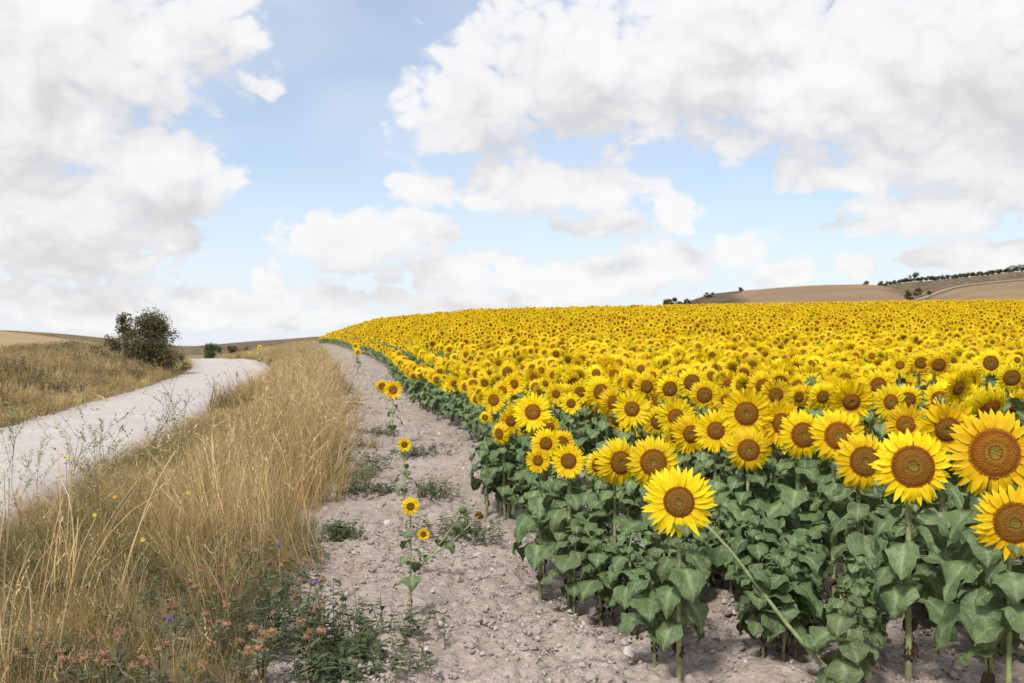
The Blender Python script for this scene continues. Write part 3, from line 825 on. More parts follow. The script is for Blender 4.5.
lone(423.5, 532, 13.5, 6.9, 4, 6, 'short sunflower low over bare soil with a green bud and a withered head beside it', [(463, 510, 9, 'bud'), (479, 516, 9, 'dead')])
lone(404, 443, 15, 9.6, 10, 2, 'lone sunflower midway up the bare strip above a green weed patch')
lone(393, 389, 20, 16.0, 8, 4, 'twin headed sunflower in the bare strip where it narrows', [(382, 386.5, 14, 'flower')])
lone(358, 352, 8, 44, 0, 2, 'lone sunflower at the far narrow end of the bare strip, by the first field row')
lone(356, 346, 8, 52, 0, 2, 'lone sunflower farthest up the narrow end of the bare strip')
lone(260, 347, 4.5, 62, 0, 2, 'single yellow bloom poking from the grass verge by the road crest')

exec_rest = True
# ------------------------------------------------------------------ grasses
def tuft_mb(nb, h, spread, lean, width, seed, heads=.3, t0=.2, t1=.8, segs=4):
    rd = random.Random(seed); mb = MB()
    for i in range(nb):
        a = rd.uniform(0, 6.28); r = spread * math.sqrt(rd.random())
        p = Vector((r * math.cos(a), r * math.sin(a), -.02))
        az = a + rd.gauss(0, .8); ln = abs(rd.gauss(0, lean)) + .04; hh = h * rd.uniform(.45, 1.1)
        fc = rd.uniform(0, 3.14); sd = Vector((math.cos(fc), math.sin(fc), 0))
        tn = rd.uniform(t0, t1); w = width * rd.uniform(.6, 1.3); prev = None; ang = ln * .3
        head = rd.random() < heads
        if head: hh *= 1.2; w *= .6
        for k in range(segs + 1):
            u = k / segs
            ww = w * (1 - .9 * u ** 1.5) if not head else w * .8
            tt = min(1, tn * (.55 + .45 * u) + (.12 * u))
            row = (mb.vert(p - sd * ww / 2, tt), mb.vert(p + sd * ww / 2, tt))
            if prev: mb.face((prev[0], prev[1], row[1], row[0]))
            prev = row
            p = p + Vector((math.sin(ang) * math.cos(az), math.sin(ang) * math.sin(az), math.cos(ang))) * hh / segs
            ang += ln * (1.1 if u > .4 else .5)
        if head:                                   # seed panicle
            d = Vector((math.sin(ang) * math.cos(az), math.sin(ang) * math.sin(az), math.cos(ang)))
            for q in range(8):
                c = p + d * (q * .013 - .07); s2 = Vector((rd.uniform(-1, 1), rd.uniform(-1, 1), 0)).normalized() * rd.uniform(.0025, .005)
                i0 = [mb.vert(c - s2 * .3, min(1, tn + .02)), mb.vert(c + d * .008 + s2 * 1.2, min(1, tn + .06)), mb.vert(c + d * .022 + s2 * 1.6, min(1, tn + .1)), mb.vert(c + d * .010 - s2 * .4, min(1, tn + .04))]
                mb.face(i0)
    return mb

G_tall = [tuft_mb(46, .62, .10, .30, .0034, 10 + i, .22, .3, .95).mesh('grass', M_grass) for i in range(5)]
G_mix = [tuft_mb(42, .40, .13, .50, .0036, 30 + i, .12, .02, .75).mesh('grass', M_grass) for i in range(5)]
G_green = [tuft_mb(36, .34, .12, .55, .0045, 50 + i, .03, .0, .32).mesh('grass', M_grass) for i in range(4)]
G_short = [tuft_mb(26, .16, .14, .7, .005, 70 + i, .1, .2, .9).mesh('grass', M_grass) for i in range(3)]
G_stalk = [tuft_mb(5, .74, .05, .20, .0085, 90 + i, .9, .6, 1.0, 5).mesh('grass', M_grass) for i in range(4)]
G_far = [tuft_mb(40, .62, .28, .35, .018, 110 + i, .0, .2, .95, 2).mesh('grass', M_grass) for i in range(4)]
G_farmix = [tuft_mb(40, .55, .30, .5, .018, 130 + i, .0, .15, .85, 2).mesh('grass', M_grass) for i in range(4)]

def weed_mb(nl, h, spread, size, seed, t0=0, t1=.7):
    rd = random.Random(seed); mb = MB()
    ns = max(3, nl // 9)
    for s in range(ns):
        a = rd.uniform(0, 6.28); ln = rd.uniform(.1, 1.1); p = Vector((rd.gauss(0, spread * .3), rd.gauss(0, spread * .3), 0))
        hh = h * rd.uniform(.5, 1.1); q = p.copy(); pts = [p.copy()]
        for k in range(4):
            q = q + Vector((math.cos(a) * math.sin(ln), math.sin(a) * math.sin(ln), math.cos(ln))) * hh / 4
            ln += rd.uniform(-.2, .15); a += rd.uniform(-.3, .3); pts.append(q.copy())
        mb.tube(pts, [.003, .0027, .0023, .002, .0012], 3, .9, 1, False)
        for k in range(9):
            u = rd.uniform(.1, 1) * 3.99; i = int(u); c = pts[i].lerp(pts[i + 1], u - i)
            az = rd.uniform(0, 6.28); d = Vector((math.cos(az), math.sin(az), rd.uniform(-.3, .8))).normalized(); sd = d.cross(Vector((0, 0, 1))).normalized()
            L = size * rd.uniform(.6, 1.4); w = L * rd.uniform(.14, .3); tt = rd.uniform(t0, t1)
            mb.face((mb.vert(c, tt), mb.vert(c + d * L * .5 + sd * w, tt), mb.vert(c + d * L - Vector((0, 0, L * .25)), tt), mb.vert(c + d * L * .5 - sd * w, tt)), 0)
    return mb
W_grey = [weed_mb(90, .30, .25, .055, 200 + i, .1, .9).mesh('undergrowth', [M_weed, M_twig]) for i in range(4)]
M_scrub = leafy('dry_scrub_leaf', [(0, (.10, .10, .045)), (.5, (.19, .155, .08)), (1, (.32, .23, .125))], transl=.2, varh=.02, varv=.3)
W_far = [weed_mb(160, .60, .5, .10, 220 + i, .0, 1.0).mesh('undergrowth', [M_scrub, M_twig]) for i in range(4)]

def gen_strip(Y0, Y1, dens, fa, fb, wfun):
    """random points between the curves fa(Y) and fb(Y), density per square metre thinned by wfun(x, Y, u)"""
    Ys = np.linspace(Y0, Y1, 400); wd = np.maximum(fb(Ys) - fa(Ys), .01)
    area = np.trapezoid(wd, Ys) if hasattr(np, 'trapezoid') else np.trapz(wd, Ys)
    m = int(area * dens)
    cdf = np.cumsum(wd); cdf /= cdf[-1]
    Y = np.interp(rng.random(m), cdf, Ys); u = rng.random(m); x = fa(Y) + (fb(Y) - fa(Y)) * u
    k = rng.random(m) < wfun(x, Y, u)
    k &= (np.hypot(x, Y) > 3.3)
    return x[k], Y[k], u[k]

gp, gr, gs, gidx = [], [], [], []
def put(x, Y, base, nvar, s, sz=None, tilt=.12):
    m = len(x)
    gp.append(np.stack([x, Y, terrain(x, Y)], 1)); gr.append(np.stack([rng.normal(0, tilt, m), rng.normal(0, tilt, m), rng.uniform(0, 6.28, m)], 1))
    sv = np.clip(rng.normal(1, .18, m), .55, 1.3) * s
    gs.append(np.stack([sv if sz is None else sv / s * sz, sv if sz is None else sv / s * sz, sv], 1)); gidx.append(base + rng.integers(0, nvar, m))
GP = G_tall + G_mix + G_green + G_short + G_stalk + G_far + G_farmix
B_tall, B_mix, B_green, B_short, B_stalk, B_far, B_farmix = 0, 5, 10, 14, 17, 21, 25
vr = lambda Y: grassR(Y) - .06 + np.minimum(.9, .03 * Y + .25) * (fbm(Y * 1.1, Y * .13, 3, 333) - .45)
# right verge: tall gold along the strip, lower and greener towards the road
patch = lambda x, Y, s, f=.55: fbm(x * f, Y * f, 3, s)
x, Y, u = gen_strip(-2, 24, 46, roadR, vr, lambda x, Y, u: sstep(.30, .62, u) * sstep(1.03, .9, u) * (.25 + .75 * sstep(.38, .5, patch(x, Y, 90))) * (.12 + .3 * sstep(.75, .5, u) + .6 * sstep(5.0, 9.5, Y + 1.5 * patch(x, Y, 96))).clip(0, 1))
put(x, Y, B_tall, 5, np.interp(u, [.25, .6, .8, 1], [.5, .9, 1.28, 1.25]) * np.interp(Y, [4, 8, 13], [.6, .85, 1]) * (.7 + .6 * patch(x, Y, 131, 1.3)))
x, Y, u = gen_strip(-2, 24, 50, roadR, vr, lambda x, Y, u: sstep(-.05, .12, u) * (1 - .35 * sstep(.6, .9, u)) * (1 - .8 * sstep(.5, .75, u) * sstep(7.2, 6.2, Y)))
put(x, Y, B_mix, 5, np.interp(u, [0, .25, .6, 1], [.35, .55, .85, .75]) * np.interp(Y, [4, 8, 13], [.72, .85, 1]))
x, Y, u = gen_strip(-2, 24, 26, roadR, vr, lambda x, Y, u: (sstep(.50, .42, patch(x, Y, 93)) + .4 * sstep(6.5, 5, Y)) * sstep(0, .2, u))
put(x, Y, B_green, 4, np.interp(u, [0, .3, 1], [.4, .75, .9]) * np.interp(Y, [4, 8, 13], [.75, .85, 1]))
x, Y, u = gen_strip(-2, 30, 22, lambda Y: roadR(Y) - .15, lambda Y: roadR(Y) + 1.1, lambda x, Y, u: .9 + 0 * x)
put(x, Y, B_short, 3, np.full(len(x), 1.0))
x, Y, u = gen_strip(2.6, 6.2, 16, roadR, vr, lambda x, Y, u: sstep(.8, .45, u) * (.3 + .7 * sstep(.36, .5, patch(x, Y, 92, 1.5))))
put(x, Y, B_stalk, 4, np.full(len(x), .92))
x, Y, u = gen_strip(7, 40, 2.5, roadR, vr, lambda x, Y, u: sstep(.4, .7, u))
put(x, Y, B_stalk, 4, np.full(len(x), .95))
x, Y, u = gen_strip(24, 60, 20, roadR, vr, lambda x, Y, u: sstep(.05, .4, u) * (.5 + .5 * sstep(.4, .5, patch(x, Y, 90))))
put(x, Y, B_tall, 5, np.interp(u, [0, .5, .8, 1], [.5, 1.0, 1.35, 1.25]) * (.65 + .7 * patch(x, Y, 132, .8)), np.full(len(x), 1.6))
x, Y, u = gen_strip(24, 60, 16, roadR, vr, lambda x, Y, u: sstep(-.05, .1, u))
put(x, Y, B_mix, 5, np.interp(u, [0, .4, 1], [.7, 1.2, 1.0]), np.full(len(x), 1.6))
# loose clumps along the strip side, and olive herbs at their feet
x, Y, u = gen_strip(6.5, 50, 5, lambda Y: grassR(Y) - .9, lambda Y: grassR(Y) + .35, lambda x, Y, u: sstep(.45, .55, patch(x, Y, 121, 1.4)))
put(x, Y, B_tall, 5, np.full(len(x), 1.22), np.full(len(x), 1.5), .22)
x, Y, u = gen_strip(7, 60, 8, lambda Y: grassR(Y) - .5, lambda Y: grassR(Y) + .55, lambda x, Y, u: sstep(.46, .54, patch(x, Y, 122, .9)))
put(x, Y, B_green, 4, np.full(len(x), 1.0), np.full(len(x), 1.3), .2)
x, Y, u = gen_strip(24, 110, 6, roadR, vr, lambda x, Y, u: sstep(.46, .56, patch(x, Y, 123, .35)))
put(x, Y, B_farmix, 4, np.full(len(x), 1.25), np.full(len(x), .8), .2)
x, Y, u = gen_strip(58, 120, 7, roadR, vr, lambda x, Y, u: sstep(-.05, .1, u))
put(x, Y, B_far, 4, np.interp(u, [0, .4, 1], [.6, 1.1, 1.2]) * (.65 + .7 * patch(x, Y, 133, .4)))
x, Y, u = gen_strip(2.6, 8.5, 46, roadR, vr, lambda x, Y, u: sstep(.0, .2, u) * sstep(8.5, 6.5, Y) * (1 - .6 * sstep(.55, .8, u)))
put(x, Y, B_mix, 5, np.full(len(x), .62))
x, Y, u = gen_strip(2.6, 8.5, 30, roadR, vr, lambda x, Y, u: sstep(.0, .2, u) * sstep(8.5, 6.5, Y))
put(x, Y, B_green, 4, np.full(len(x), .6))
# sparse tufts creeping into the strip
x, Y, u = gen_strip(3, 60, 3.2, lambda Y: grassR(Y) - .1, lambda Y: edge(Y) - .1, lambda x, Y, u: (sstep(.8, 0, u) * sstep(.42, .56, patch(x, Y, 97, 1.1))))
put(x, Y, B_short, 3, np.full(len(x), .9))
# left bank
lb = lambda Y: roadL(Y) - 9.5
x, Y, u = gen_strip(6, 40, 13, lb, lambda Y: roadL(Y) - .1, lambda x, Y, u: .4 + .6 * sstep(.38, .5, patch(x, Y, 98, .35)))
put(x, Y, B_farmix, 4, np.interp(u, [0, .85, 1], [.85, .75, .42]), np.full(len(x), .8))
x, Y, u = gen_strip(6, 40, 6, lb, lambda Y: roadL(Y) - .5, lambda x, Y, u: sstep(.5, .42, patch(x, Y, 98, .35)))
put(x, Y, B_far, 4, np.interp(u, [0, .85, 1], [.8, .7, .5]), np.full(len(x), .8))
x, Y, u = gen_strip(40, 95, 6, lambda Y: roadL(Y) - 13, lambda Y: roadL(Y) - .1, lambda x, Y, u: .9 + 0 * x)
put(x, Y, B_farmix, 4, np.interp(u, [0, .85, 1], [1.1, 1.0, .6]))
x, Y, u = gen_strip(40, 95, 4, lambda Y: roadL(Y) - 13, lambda Y: roadL(Y) - .4, lambda x, Y, u: .9 + 0 * x)
put(x, Y, B_far, 4, np.interp(u, [0, .85, 1], [1.0, .9, .6]))
x, Y, u = gen_strip(6, 70, 10, lambda Y: roadL(Y) - .9, lambda Y: roadL(Y) + .12, lambda x, Y, u: .85 + 0 * x)
put(x, Y, B_short, 3, np.full(len(x), 1.5), np.full(len(x), 1.6))
x, Y, u = gen_strip(6, 60, 2.6, lambda Y: roadL(Y) - .2, lambda Y: roadR(Y) + .2, lambda x, Y, u: sstep(.5, .62, patch(x, Y, 141, 1.0)) * (sstep(.22, .03, u) + sstep(.8, .97, u) + .35 * np.exp(-((u - .5) / .06) ** 2)))
put(x, Y, B_short, 3, np.full(len(x), .7))
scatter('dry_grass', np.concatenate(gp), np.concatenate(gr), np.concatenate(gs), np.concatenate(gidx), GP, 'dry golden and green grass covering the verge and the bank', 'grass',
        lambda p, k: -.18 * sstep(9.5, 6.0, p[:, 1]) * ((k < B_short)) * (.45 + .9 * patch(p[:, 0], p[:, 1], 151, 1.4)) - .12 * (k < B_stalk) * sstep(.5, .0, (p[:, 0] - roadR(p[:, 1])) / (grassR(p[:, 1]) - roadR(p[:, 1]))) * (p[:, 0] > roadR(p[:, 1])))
NG = sum(map(len, gp))

# greyish undergrowth: bank across the road and the low herbs among the grass
gp, gr, gs, gidx = [], [], [], []
x, Y, u = gen_strip(6, 42, 3.2, lb, lambda Y: roadL(Y) - .8, lambda x, Y, u: .35 + .65 * sstep(.5, .38, patch(x, Y, 99, .4)))
put(x, Y, 4, 4, .45 + .9 * patch(x, Y, 161, .8))
x, Y, u = gen_strip(42, 90, 1.6, lambda Y: roadL(Y) - 12, lambda Y: roadL(Y) - 1.0, lambda x, Y, u: .35 + .65 * sstep(.5, .38, patch(x, Y, 99, .4)))
put(x, Y, 4, 4, np.full(len(x), 1.15))
x, Y, u = gen_strip(2, 9, 40, lambda Y: grassR(Y) - 1.6, lambda Y: grassR(Y) + .15, lambda x, Y, u: sstep(.0, .4, u) * (.25 + .75 * sstep(.36, .48, patch(x, Y, 94, .9))) * sstep(8.5, 5.5, Y))
put(x, Y, 0, 4, np.full(len(x), .62))
x, Y, u = gen_strip(9, 60, 6.0, lambda Y: grassR(Y) - .25, lambda Y: grassR(Y) + .5, lambda x, Y, u: sstep(.42, .52, patch(x, Y, 95, .6)))
put(x, Y, 0, 4, np.full(len(x), 1.1))
scatter('undergrowth', np.concatenate(gp), np.concatenate(gr), np.concatenate(gs), np.concatenate(gidx), W_grey + W_far, 'low grey green herbs growing through the dry grass', 'undergrowth')

# clods and stones on the bare soil
def clod(seed):
    rd = random.Random(seed); mb = MB(); mb.ball((0, 0, 0), 1, 8, 5, .5, squash=.62, jit=.22)
    mb.t = [rd.uniform(.2, .9)] * len(mb.v)
    return mb.mesh('soil_clods', M_stone, smooth=False)
ST = [clod(600 + i) for i in range(6)]
gp, gr, gs, gidx = [], [], [], []
for (y0, y1, dn, smin, smax) in ((2.2, 9, 520, .006, .02), (2.2, 12, 26, .018, .05), (9, 24, 60, .012, .045), (24, 48, 12, .04, .09)):
    x, Y, u = gen_strip(y0, y1, dn, lambda Y: grassR(Y) - .2, lambda Y: edge(Y) + np.minimum(3.2, Y * .35), lambda x, Y, u: sstep(.28, .55, patch(x, Y, 101, 1.3)) * sstep(-.02, .1, u))
    m = len(x); gp.append(np.stack([x, Y, terrain(x, Y) + .004 + (fbm(x * 3.1, Y * 3.1, 4, 11) - .47) * .15 * sstep(45, 20, np.hypot(x, Y))], 1))
    gr.append(rng.uniform(0, 6.28, (m, 3)) * np.array([.12, .12, 1]))
    sv = smin + (smax - smin) * rng.random(m) ** 2.5; gs.append(np.stack([sv, sv * rng.uniform(.6, 1, m), sv * rng.uniform(.6, 1, m)], 1)); gidx.append(rng.integers(0, 6, m))
x, Y, u = gen_strip(6, 60, 14, roadL, roadR, lambda x, Y, u: .12 + sstep(.25, .02, u) + sstep(.75, .98, u))
m = len(x); gp.append(np.stack([x, Y, terrain(x, Y) + .025], 1)); gr.append(rng.uniform(0, 6.28, (m, 3)) * np.array([.12, .12, 1]))
sv = .008 + .03 * rng.random(m) ** 3; gs.append(np.stack([sv, sv, sv * .8], 1)); gidx.append(rng.integers(0, 6, m))
scatter('soil_clods', np.concatenate(gp), np.concatenate(gr), np.concatenate(gs), np.concatenate(gidx), ST, 'crumbled pale clods and small stones on strip and road', 'clods')

# ------------------------------------------------------------------ single weeds one can count
M_wiry = leafy('wiry_stem', [(0, (.20, .165, .09)), (1, (.24, .27, .12))], transl=.0, varv=.3)
def wiry_mb(h, seed, nbr=9):
    rd = random.Random(seed); st = MB(); fl = MB()
    def grow(p, d, L, r, depth):
        pts = [p.copy()]
        for k in range(4):
            d = (d + Vector((rd.gauss(0, .13), rd.gauss(0, .13), .03))).normalized(); p = p + d * L / 4; pts.append(p.copy())
        st.tube(pts, [r, r * .92, r * .84, r * .76, r * .6], 3, rd.uniform(.2, 1), 0, False)
        for q in range(7 if depth else 3):
            u = rd.uniform(.1, 1) * 3.99; i = int(u); c = pts[i].lerp(pts[i + 1], u - i)
            dd = Vector((rd.gauss(0, 1), rd.gauss(0, 1), rd.uniform(.2, 1.2))).normalized() * rd.uniform(.012, .034); s = dd.orthogonal().normalized() * .0045
            st.face((st.vert(c, 1), st.vert(c + dd * .5 + s, 1), st.vert(c + dd, .8), st.vert(c + dd * .5 - s, 1)))
        if depth < 2:
            for q in range(nbr if depth == 0 else 3):
                u = rd.uniform(.3, 1) * 3.99; i = int(u); c = pts[i].lerp(pts[i + 1], u - i)
                nd = (d + Vector((rd.gauss(0, .55), rd.gauss(0, .55), .1))).normalized()
                grow(c, nd, L * rd.uniform(.25, .5), r * .6, depth + 1)
        elif rd.random() < .28:
            for k in range(7):
                a = k * .9; fl.face((fl.vert(p, .2), fl.vert(p + Vector((math.cos(a), math.sin(a), .3)) * .013, 1), fl.vert(p + Vector((math.cos(a + .8), math.sin(a + .8), .3)) * .013, 1)))
    grow(Vector((0, 0, -.02)), Vector((rd.gauss(0, .12), rd.gauss(0, .12), 1)).normalized(), h, .0028, 0)
    return st, fl
WI = [('tall wiry weed against the pale road, the one nearest the picture edge', 22, 8.0, .95), ('wiry weed with tiny yellow blooms at the road edge, second from the picture edge', 62, 7.2, .92),
      ('bushy wiry weed with yellow specks in front of the pale road', 78, 7.9, .85), ('slender wiry weed in front of the middle of the pale road', 108, 7.6, .95),
      ('wiry weed with a forked top overlapping the pale road', 143, 8.4, .98), ('wiry weed leaning over the road where the verge thickens', 163, 9.2, 1.0),
      ('tallest thin dark weed stalk rising across the road behind the verge', 186, 11.5, 1.25), ('fine wiry weed beside the tall golden grass over the road', 214, 12.5, 1.0), ('low wiry weed sprawling at the verge by the road edge', 36, 8.9, .7)]
for i, (lab, px, Y, h) in enumerate(WI):
    t = thing('wiry_weed', lab, 'weed', at_px(px, Y), (0, 0, i), 'wiry weeds along the road edge')
    st, fl = wiry_mb(h, 700 + i)
    link('stem', st.mesh('stem', M_wiry), t)
    if fl.f: link('blooms', fl.mesh('blooms', M_yellow), t)

# small yellow daisies in the grass
for i, (px, py, Y) in enumerate([(115, 497, 6.2), (95, 515, 5.8), (143, 540, 5.4), (188, 493, 7.2), (213, 474, 7.8), (66, 459, 7.6), (4, 470, 7.2)]):
    P = at3(px, py, Y); b = Vector((P.x, Y, tz(P.x, Y)))
    lab = ['yellow daisy in the grass under the wiry weeds', 'yellow daisy low at the road side of the verge grass', 'single yellow daisy lowest in the verge grass', 'yellow daisy at the middle of the grass verge',
           'yellow daisy highest in the verge by the tall gold grass', 'yellow daisy seen against the pale road', 'yellow daisy at the picture edge against the pale road'][i]
    t = thing('yellow_daisy', lab, 'wildflower', b, group='yellow daisies in the verge')
    hh = max(P.z - b.z, .1); mb = MB(); mb.tube([(0, 0, 0), (.01, 0, hh * .5), (0, 0, hh)], [.003, .0025, .002], 4, .6); link('stem', mb.mesh('stem', M_twig), t)
    mb = MB()
    for k in range(12):
        a = k * math.pi / 6; r = .011
        mb.face((mb.vert((0, 0, 0), .1), mb.vert((r * math.cos(a - .2), -.006, r * math.sin(a - .2)), 1), mb.vert((r * 1.15 * math.cos(a), -.004, r * 1.15 * math.sin(a)), 1), mb.vert((r * math.cos(a + .2), -.006, r * math.sin(a + .2)), 1)))
    link('bloom', mb.mesh('bloom', M_yellow), t, loc=(0, 0, hh), rot=(R(-25), 0, 0))

def fluff(mb, c, r, rd, m=0, n=60, t0=.1, t1=1.0):
    mb.ball(c, r * .62, 8, 6, .25, m, .9, .08)
    c = Vector(c)
    for k in range(n):
        d = Vector((rd.gauss(0, 1), rd.gauss(0, 1), rd.gauss(.25, 1))).normalized(); s = d.orthogonal().normalized() * r * .10; L = r * rd.uniform(.85, 1.15)
        mb.face((mb.vert(c + d * r * .5 - s, .2), mb.vert(c + d * r * .5 + s, .2), mb.vert(c + d * L, rd.uniform(t0, t1))), m)

# dried thistles with russet heads
TH = [(158, 668, 4.4), (118, 655, 4.5), (205, 632, 5.0), (232, 592, 5.6), (258, 610, 5.3), (214, 600, 5.6), (176, 628, 5.1), (262, 648, 4.75), (240, 662, 4.6), (285, 566, 6.0), (300, 585, 5.8), (318, 620, 5.2),
      (200, 585, 5.9), (226, 572, 6.1), (252, 556, 6.4), (60, 672, 4.3), (100, 682, 4.2), (148, 682, 4.2), (310, 650, 4.75)]
THL = 'dried russet thistle at the verge edge, {} by the bare strip'
TH.sort(key=lambda q: q[2])
for i, (px, py, Y) in enumerate(TH):
    rd = random.Random(800 + i); P = at3(px, py, Y); gzz = tz(P.x, Y); hh = min(max(P.z - gzz, .20), .5) + .03
    t = thing('thistle', THL.format(ordinal(i) + ' from the near end'), 'thistle', (P.x, Y, gzz), (0, 0, 0), 'dried thistles at the verge')
    st = MB(); lf = MB()
    nb = rd.randint(3, 6)
    for k in range(nb):
        tip = Vector((rd.gauss(0, .10), rd.gauss(0, .10), hh * rd.uniform(.8, 1.15))) if k else Vector((0, 0, hh))
        st.tube([(0, 0, -.02), tip * .5 + Vector((rd.gauss(0, .01), rd.gauss(0, .01), 0)), tip], [.0045, .0035, .0028], 4, .4, 0, False)
        hd = MB(); fluff(hd, tip, rd.uniform(.020, .029), rd); link('seed_head', hd.mesh('seed_head', M_thistle, False), t)
        for q in range(5):
            c = tip * rd.uniform(.15, .8); az = rd.uniform(0, 6.28); d = Vector((math.cos(az), math.sin(az), rd.uniform(-.1, .6))); s = Vector((-math.sin(az), math.cos(az), 0)); L = rd.uniform(.04, .09)
            tt = rd.uniform(.3, 1)
            lf.face((lf.vert(c, tt), lf.vert(c + d * L * .4 + s * L * .2, tt), lf.vert(c + d * L, tt), lf.vert(c + d * L * .4 - s * L * .2, tt)))
    link('stem', st.mesh('stem', M_twig), t); link('foliage', lf.mesh('foliage', M_weed), t)
# purple knapweed
for i, (px, py, Y, yb) in enumerate([(279, 545, 5.6, 0), (315, 582, 5.1, 0), (170, 619, 4.9, 0)]):
    rd = random.Random(900 + i); P = at3(px, py, Y); g0 = tz(P.x, Y); hh = P.z - g0
    t = thing('knapweed', ['purple knapweed on a tall stalk above the bare strip edge', 'faded purple knapweed among the green herbs on the bare strip', 'violet knapweed deep in the verge grass'][i], 'wildflower', (P.x, Y, g0), group='purple knapweeds')
    mb = MB(); mb.tube([(0, 0, 0), (.008, .0, hh * .5), (0, 0, hh)], [.0035, .003, .0025], 4, .8); link('stem', mb.mesh('stem', M_twig), t)
    mb = MB(); fluff(mb, (0, 0, hh), .017, rd, n=70, t0=.4); link('bloom', mb.mesh('bloom', M_purple, False), t)
    mb = MB()
    for q in range(6):
        leaf = rd.uniform(.1, .8) * hh; leaf_blade(mb, (0, 0, leaf), rd.uniform(0, 6), .045, .5, 1.0, rd, 1)
    link('foliage', mb.mesh('foliage', M_weed), t)

# weed patches on the bare strip
M_herb = leafy('herb_leaf', [(0, (.085, .115, .042)), (.5, (.14, .175, .08)), (1, (.23, .25, .14))], transl=.25, varh=.02, varv=.3)
WP = [(430, 498, .32, .16, 0, 'bright green feathery weed behind the lone small sunflower'), (336, 538, .2, .1, 1, 'small dark green weed in the bare soil by the verge'),
      (415, 458, .4, .16, 1, 'low spreading weed at the foot of the midway lone sunflower'), (365, 493, .3, .1, 1, 'flat weed on the bare soil beside the gold grass'),
      (305, 640, .42, .24, 2, 'large grey green herb clump at the edge of the strip bottom'), (365, 640, .46, .16, 2, 'spreading grey green herb out on the bare strip bottom'),
      (340, 668, .3, .1, 2, 'low herb mat at the very bottom of the bare strip'), (455, 540, .25, .2, 1, 'weed with round leaves beside the withered sunflower head'), (380, 437, .35, .14, 1, 'weed in the strip beside the leafy twin headed sunflower')]
for i, (px, py, sp, h, ty, lab) in enumerate(WP):
    Y = F * CAMZ / (py - HOR); b = at_px(px, Y, .0)
    t = thing('weed', lab, 'weed', b, group='weeds in the bare strip')
    mb = MB(); rd = random.Random(950 + i)
    for q in range(8 if ty == 0 else 5):
        w = weed_mb(110, h * 1.4, sp, .05 if ty else .035, 960 + i * 10 + q, 0, .55 if ty else .3)
        mb.add(w, Matrix.Translation((rd.gauss(0, sp * .42), rd.gauss(0, sp * .5), 0)))
    keepf = [f for f, m in zip(mb.f, mb.m) if m == 0]; stf = [f for f, m in zip(mb.f, mb.m) if m == 1]
    a = MB(); a.v, a.t, a.f, a.m = mb.v, mb.t, keepf, [0] * len(keepf); link('foliage', a.mesh('foliage', M_herb), t)
    c = MB(); c.v, c.t, c.f, c.m = mb.v, mb.t, stf, [0] * len(stf); link('stem', c.mesh('stem', M_twig), t)

# ------------------------------------------------------------------ bushes and trees
def bush(name, label, cat, base, w, h, nleaf, leaf, mat, seed, group=None, limbs=9, lopside=0.0, low=.08, puff=1.0):
    rd = random.Random(seed)
    t = thing(name, label, cat, base, group=group)
    tr = MB(); cr = MB()
    cl = []
    for i in range(limbs):
        a = rd.uniform(0, 6.28); q_ = rd.uniform(max(low, .0) + .1, .92); zz = h * q_
        rr_ = w * .45 * math.sqrt(rd.random()) * math.sqrt(max(.05, 1 - ((q_ - .42) / .58) ** 2))
        zz = max(zz, .12 * h); c = Vector((rr_ * math.cos(a) + lopside * zz, rr_ * math.sin(a), zz)); cl.append((c, rd.uniform(.16, .27) * min(w, h) * puff))
        p0 = Vector((rd.gauss(0, .05 * w), rd.gauss(0, .05 * w), -.05))
        tr.tube([p0, p0.lerp(c, .4) + Vector((0, 0, .12 * h)), c], [.022 * h, .015 * h, .005 * h], 5, rd.random())
    for i in range(nleaf):
        c, r = rd.choice(cl)
        d = Vector((rd.gauss(0, 1), rd.gauss(0, 1), rd.gauss(0, .9))).normalized(); p = c + d * r * rd.random() ** .4 * rd.uniform(.6, 1.35)
        if p.z < low * h * .3: p.z = rd.uniform(low * .3, low + .2) * h
        u = Vector((rd.gauss(0, 1), rd.gauss(0, 1), rd.gauss(0, 1))).normalized(); v = u.orthogonal().normalized(); s = leaf * rd.uniform(.6, 1.5); tt = rd.random()
        cr.face((cr.vert(p - u * s, tt), cr.vert(p + v * s * .45, tt), cr.vert(p + u * s, tt), cr.vert(p - v * s * .45, tt)))
    zs = sorted(v[2] for v in cr.v); kz = h / zs[int(len(zs) * .985)]
    xs = sorted(v[0] for v in cr.v); q = len(xs); kx = w / (xs[int(q * .985)] - xs[int(q * .015)])
    for m_ in (tr, cr): m_.v = [(a * kx, b_ * kx, c_ * kz) for a, b_, c_ in m_.v]
    link('trunk', tr.mesh('trunk', M_bark), t); link('crown', cr.mesh('crown', mat, False), t)
    return t
bush('bush', 'tall dark olive bush on the bank beside the road', 'bush', at_px(151, 50, -.1), 2.15, 3.0, 9000, .055, M_bushleaf, 1201, limbs=26, lopside=-.03, puff=1.15, low=-.1)
bush('bush', 'tawny low scrub at the road side foot of the tall dark bush', 'bush', at_px(170, 50.5, -.1), 1.5, 1.15, 1500, .05, M_scrub, 1206, limbs=10, low=-.1)
bush('bush', 'thin straggly bush leaning out beside the tall dark olive bush', 'bush', at_px(128, 51, -.1), 1.2, 2.75, 800, .06, M_bushleaf, 1202, limbs=7, lopside=-.12, low=.35)
bush('bush', 'low brownish scrub at the foot of the tall dark bush', 'bush', at_px(120, 49, -.1), 2.6, 1.55, 2600, .055, M_scrub, 1203, limbs=14, low=-.1)
bush('tree', 'small bright green tree at the road crest', 'tree', Vector(((213.5 - 512) / F * 84, 84, tz((213.5 - 512) / F * 84, 84) - .2)), 1.35, 1.55, 1500, .06, M_greenleaf, 1204, limbs=12)
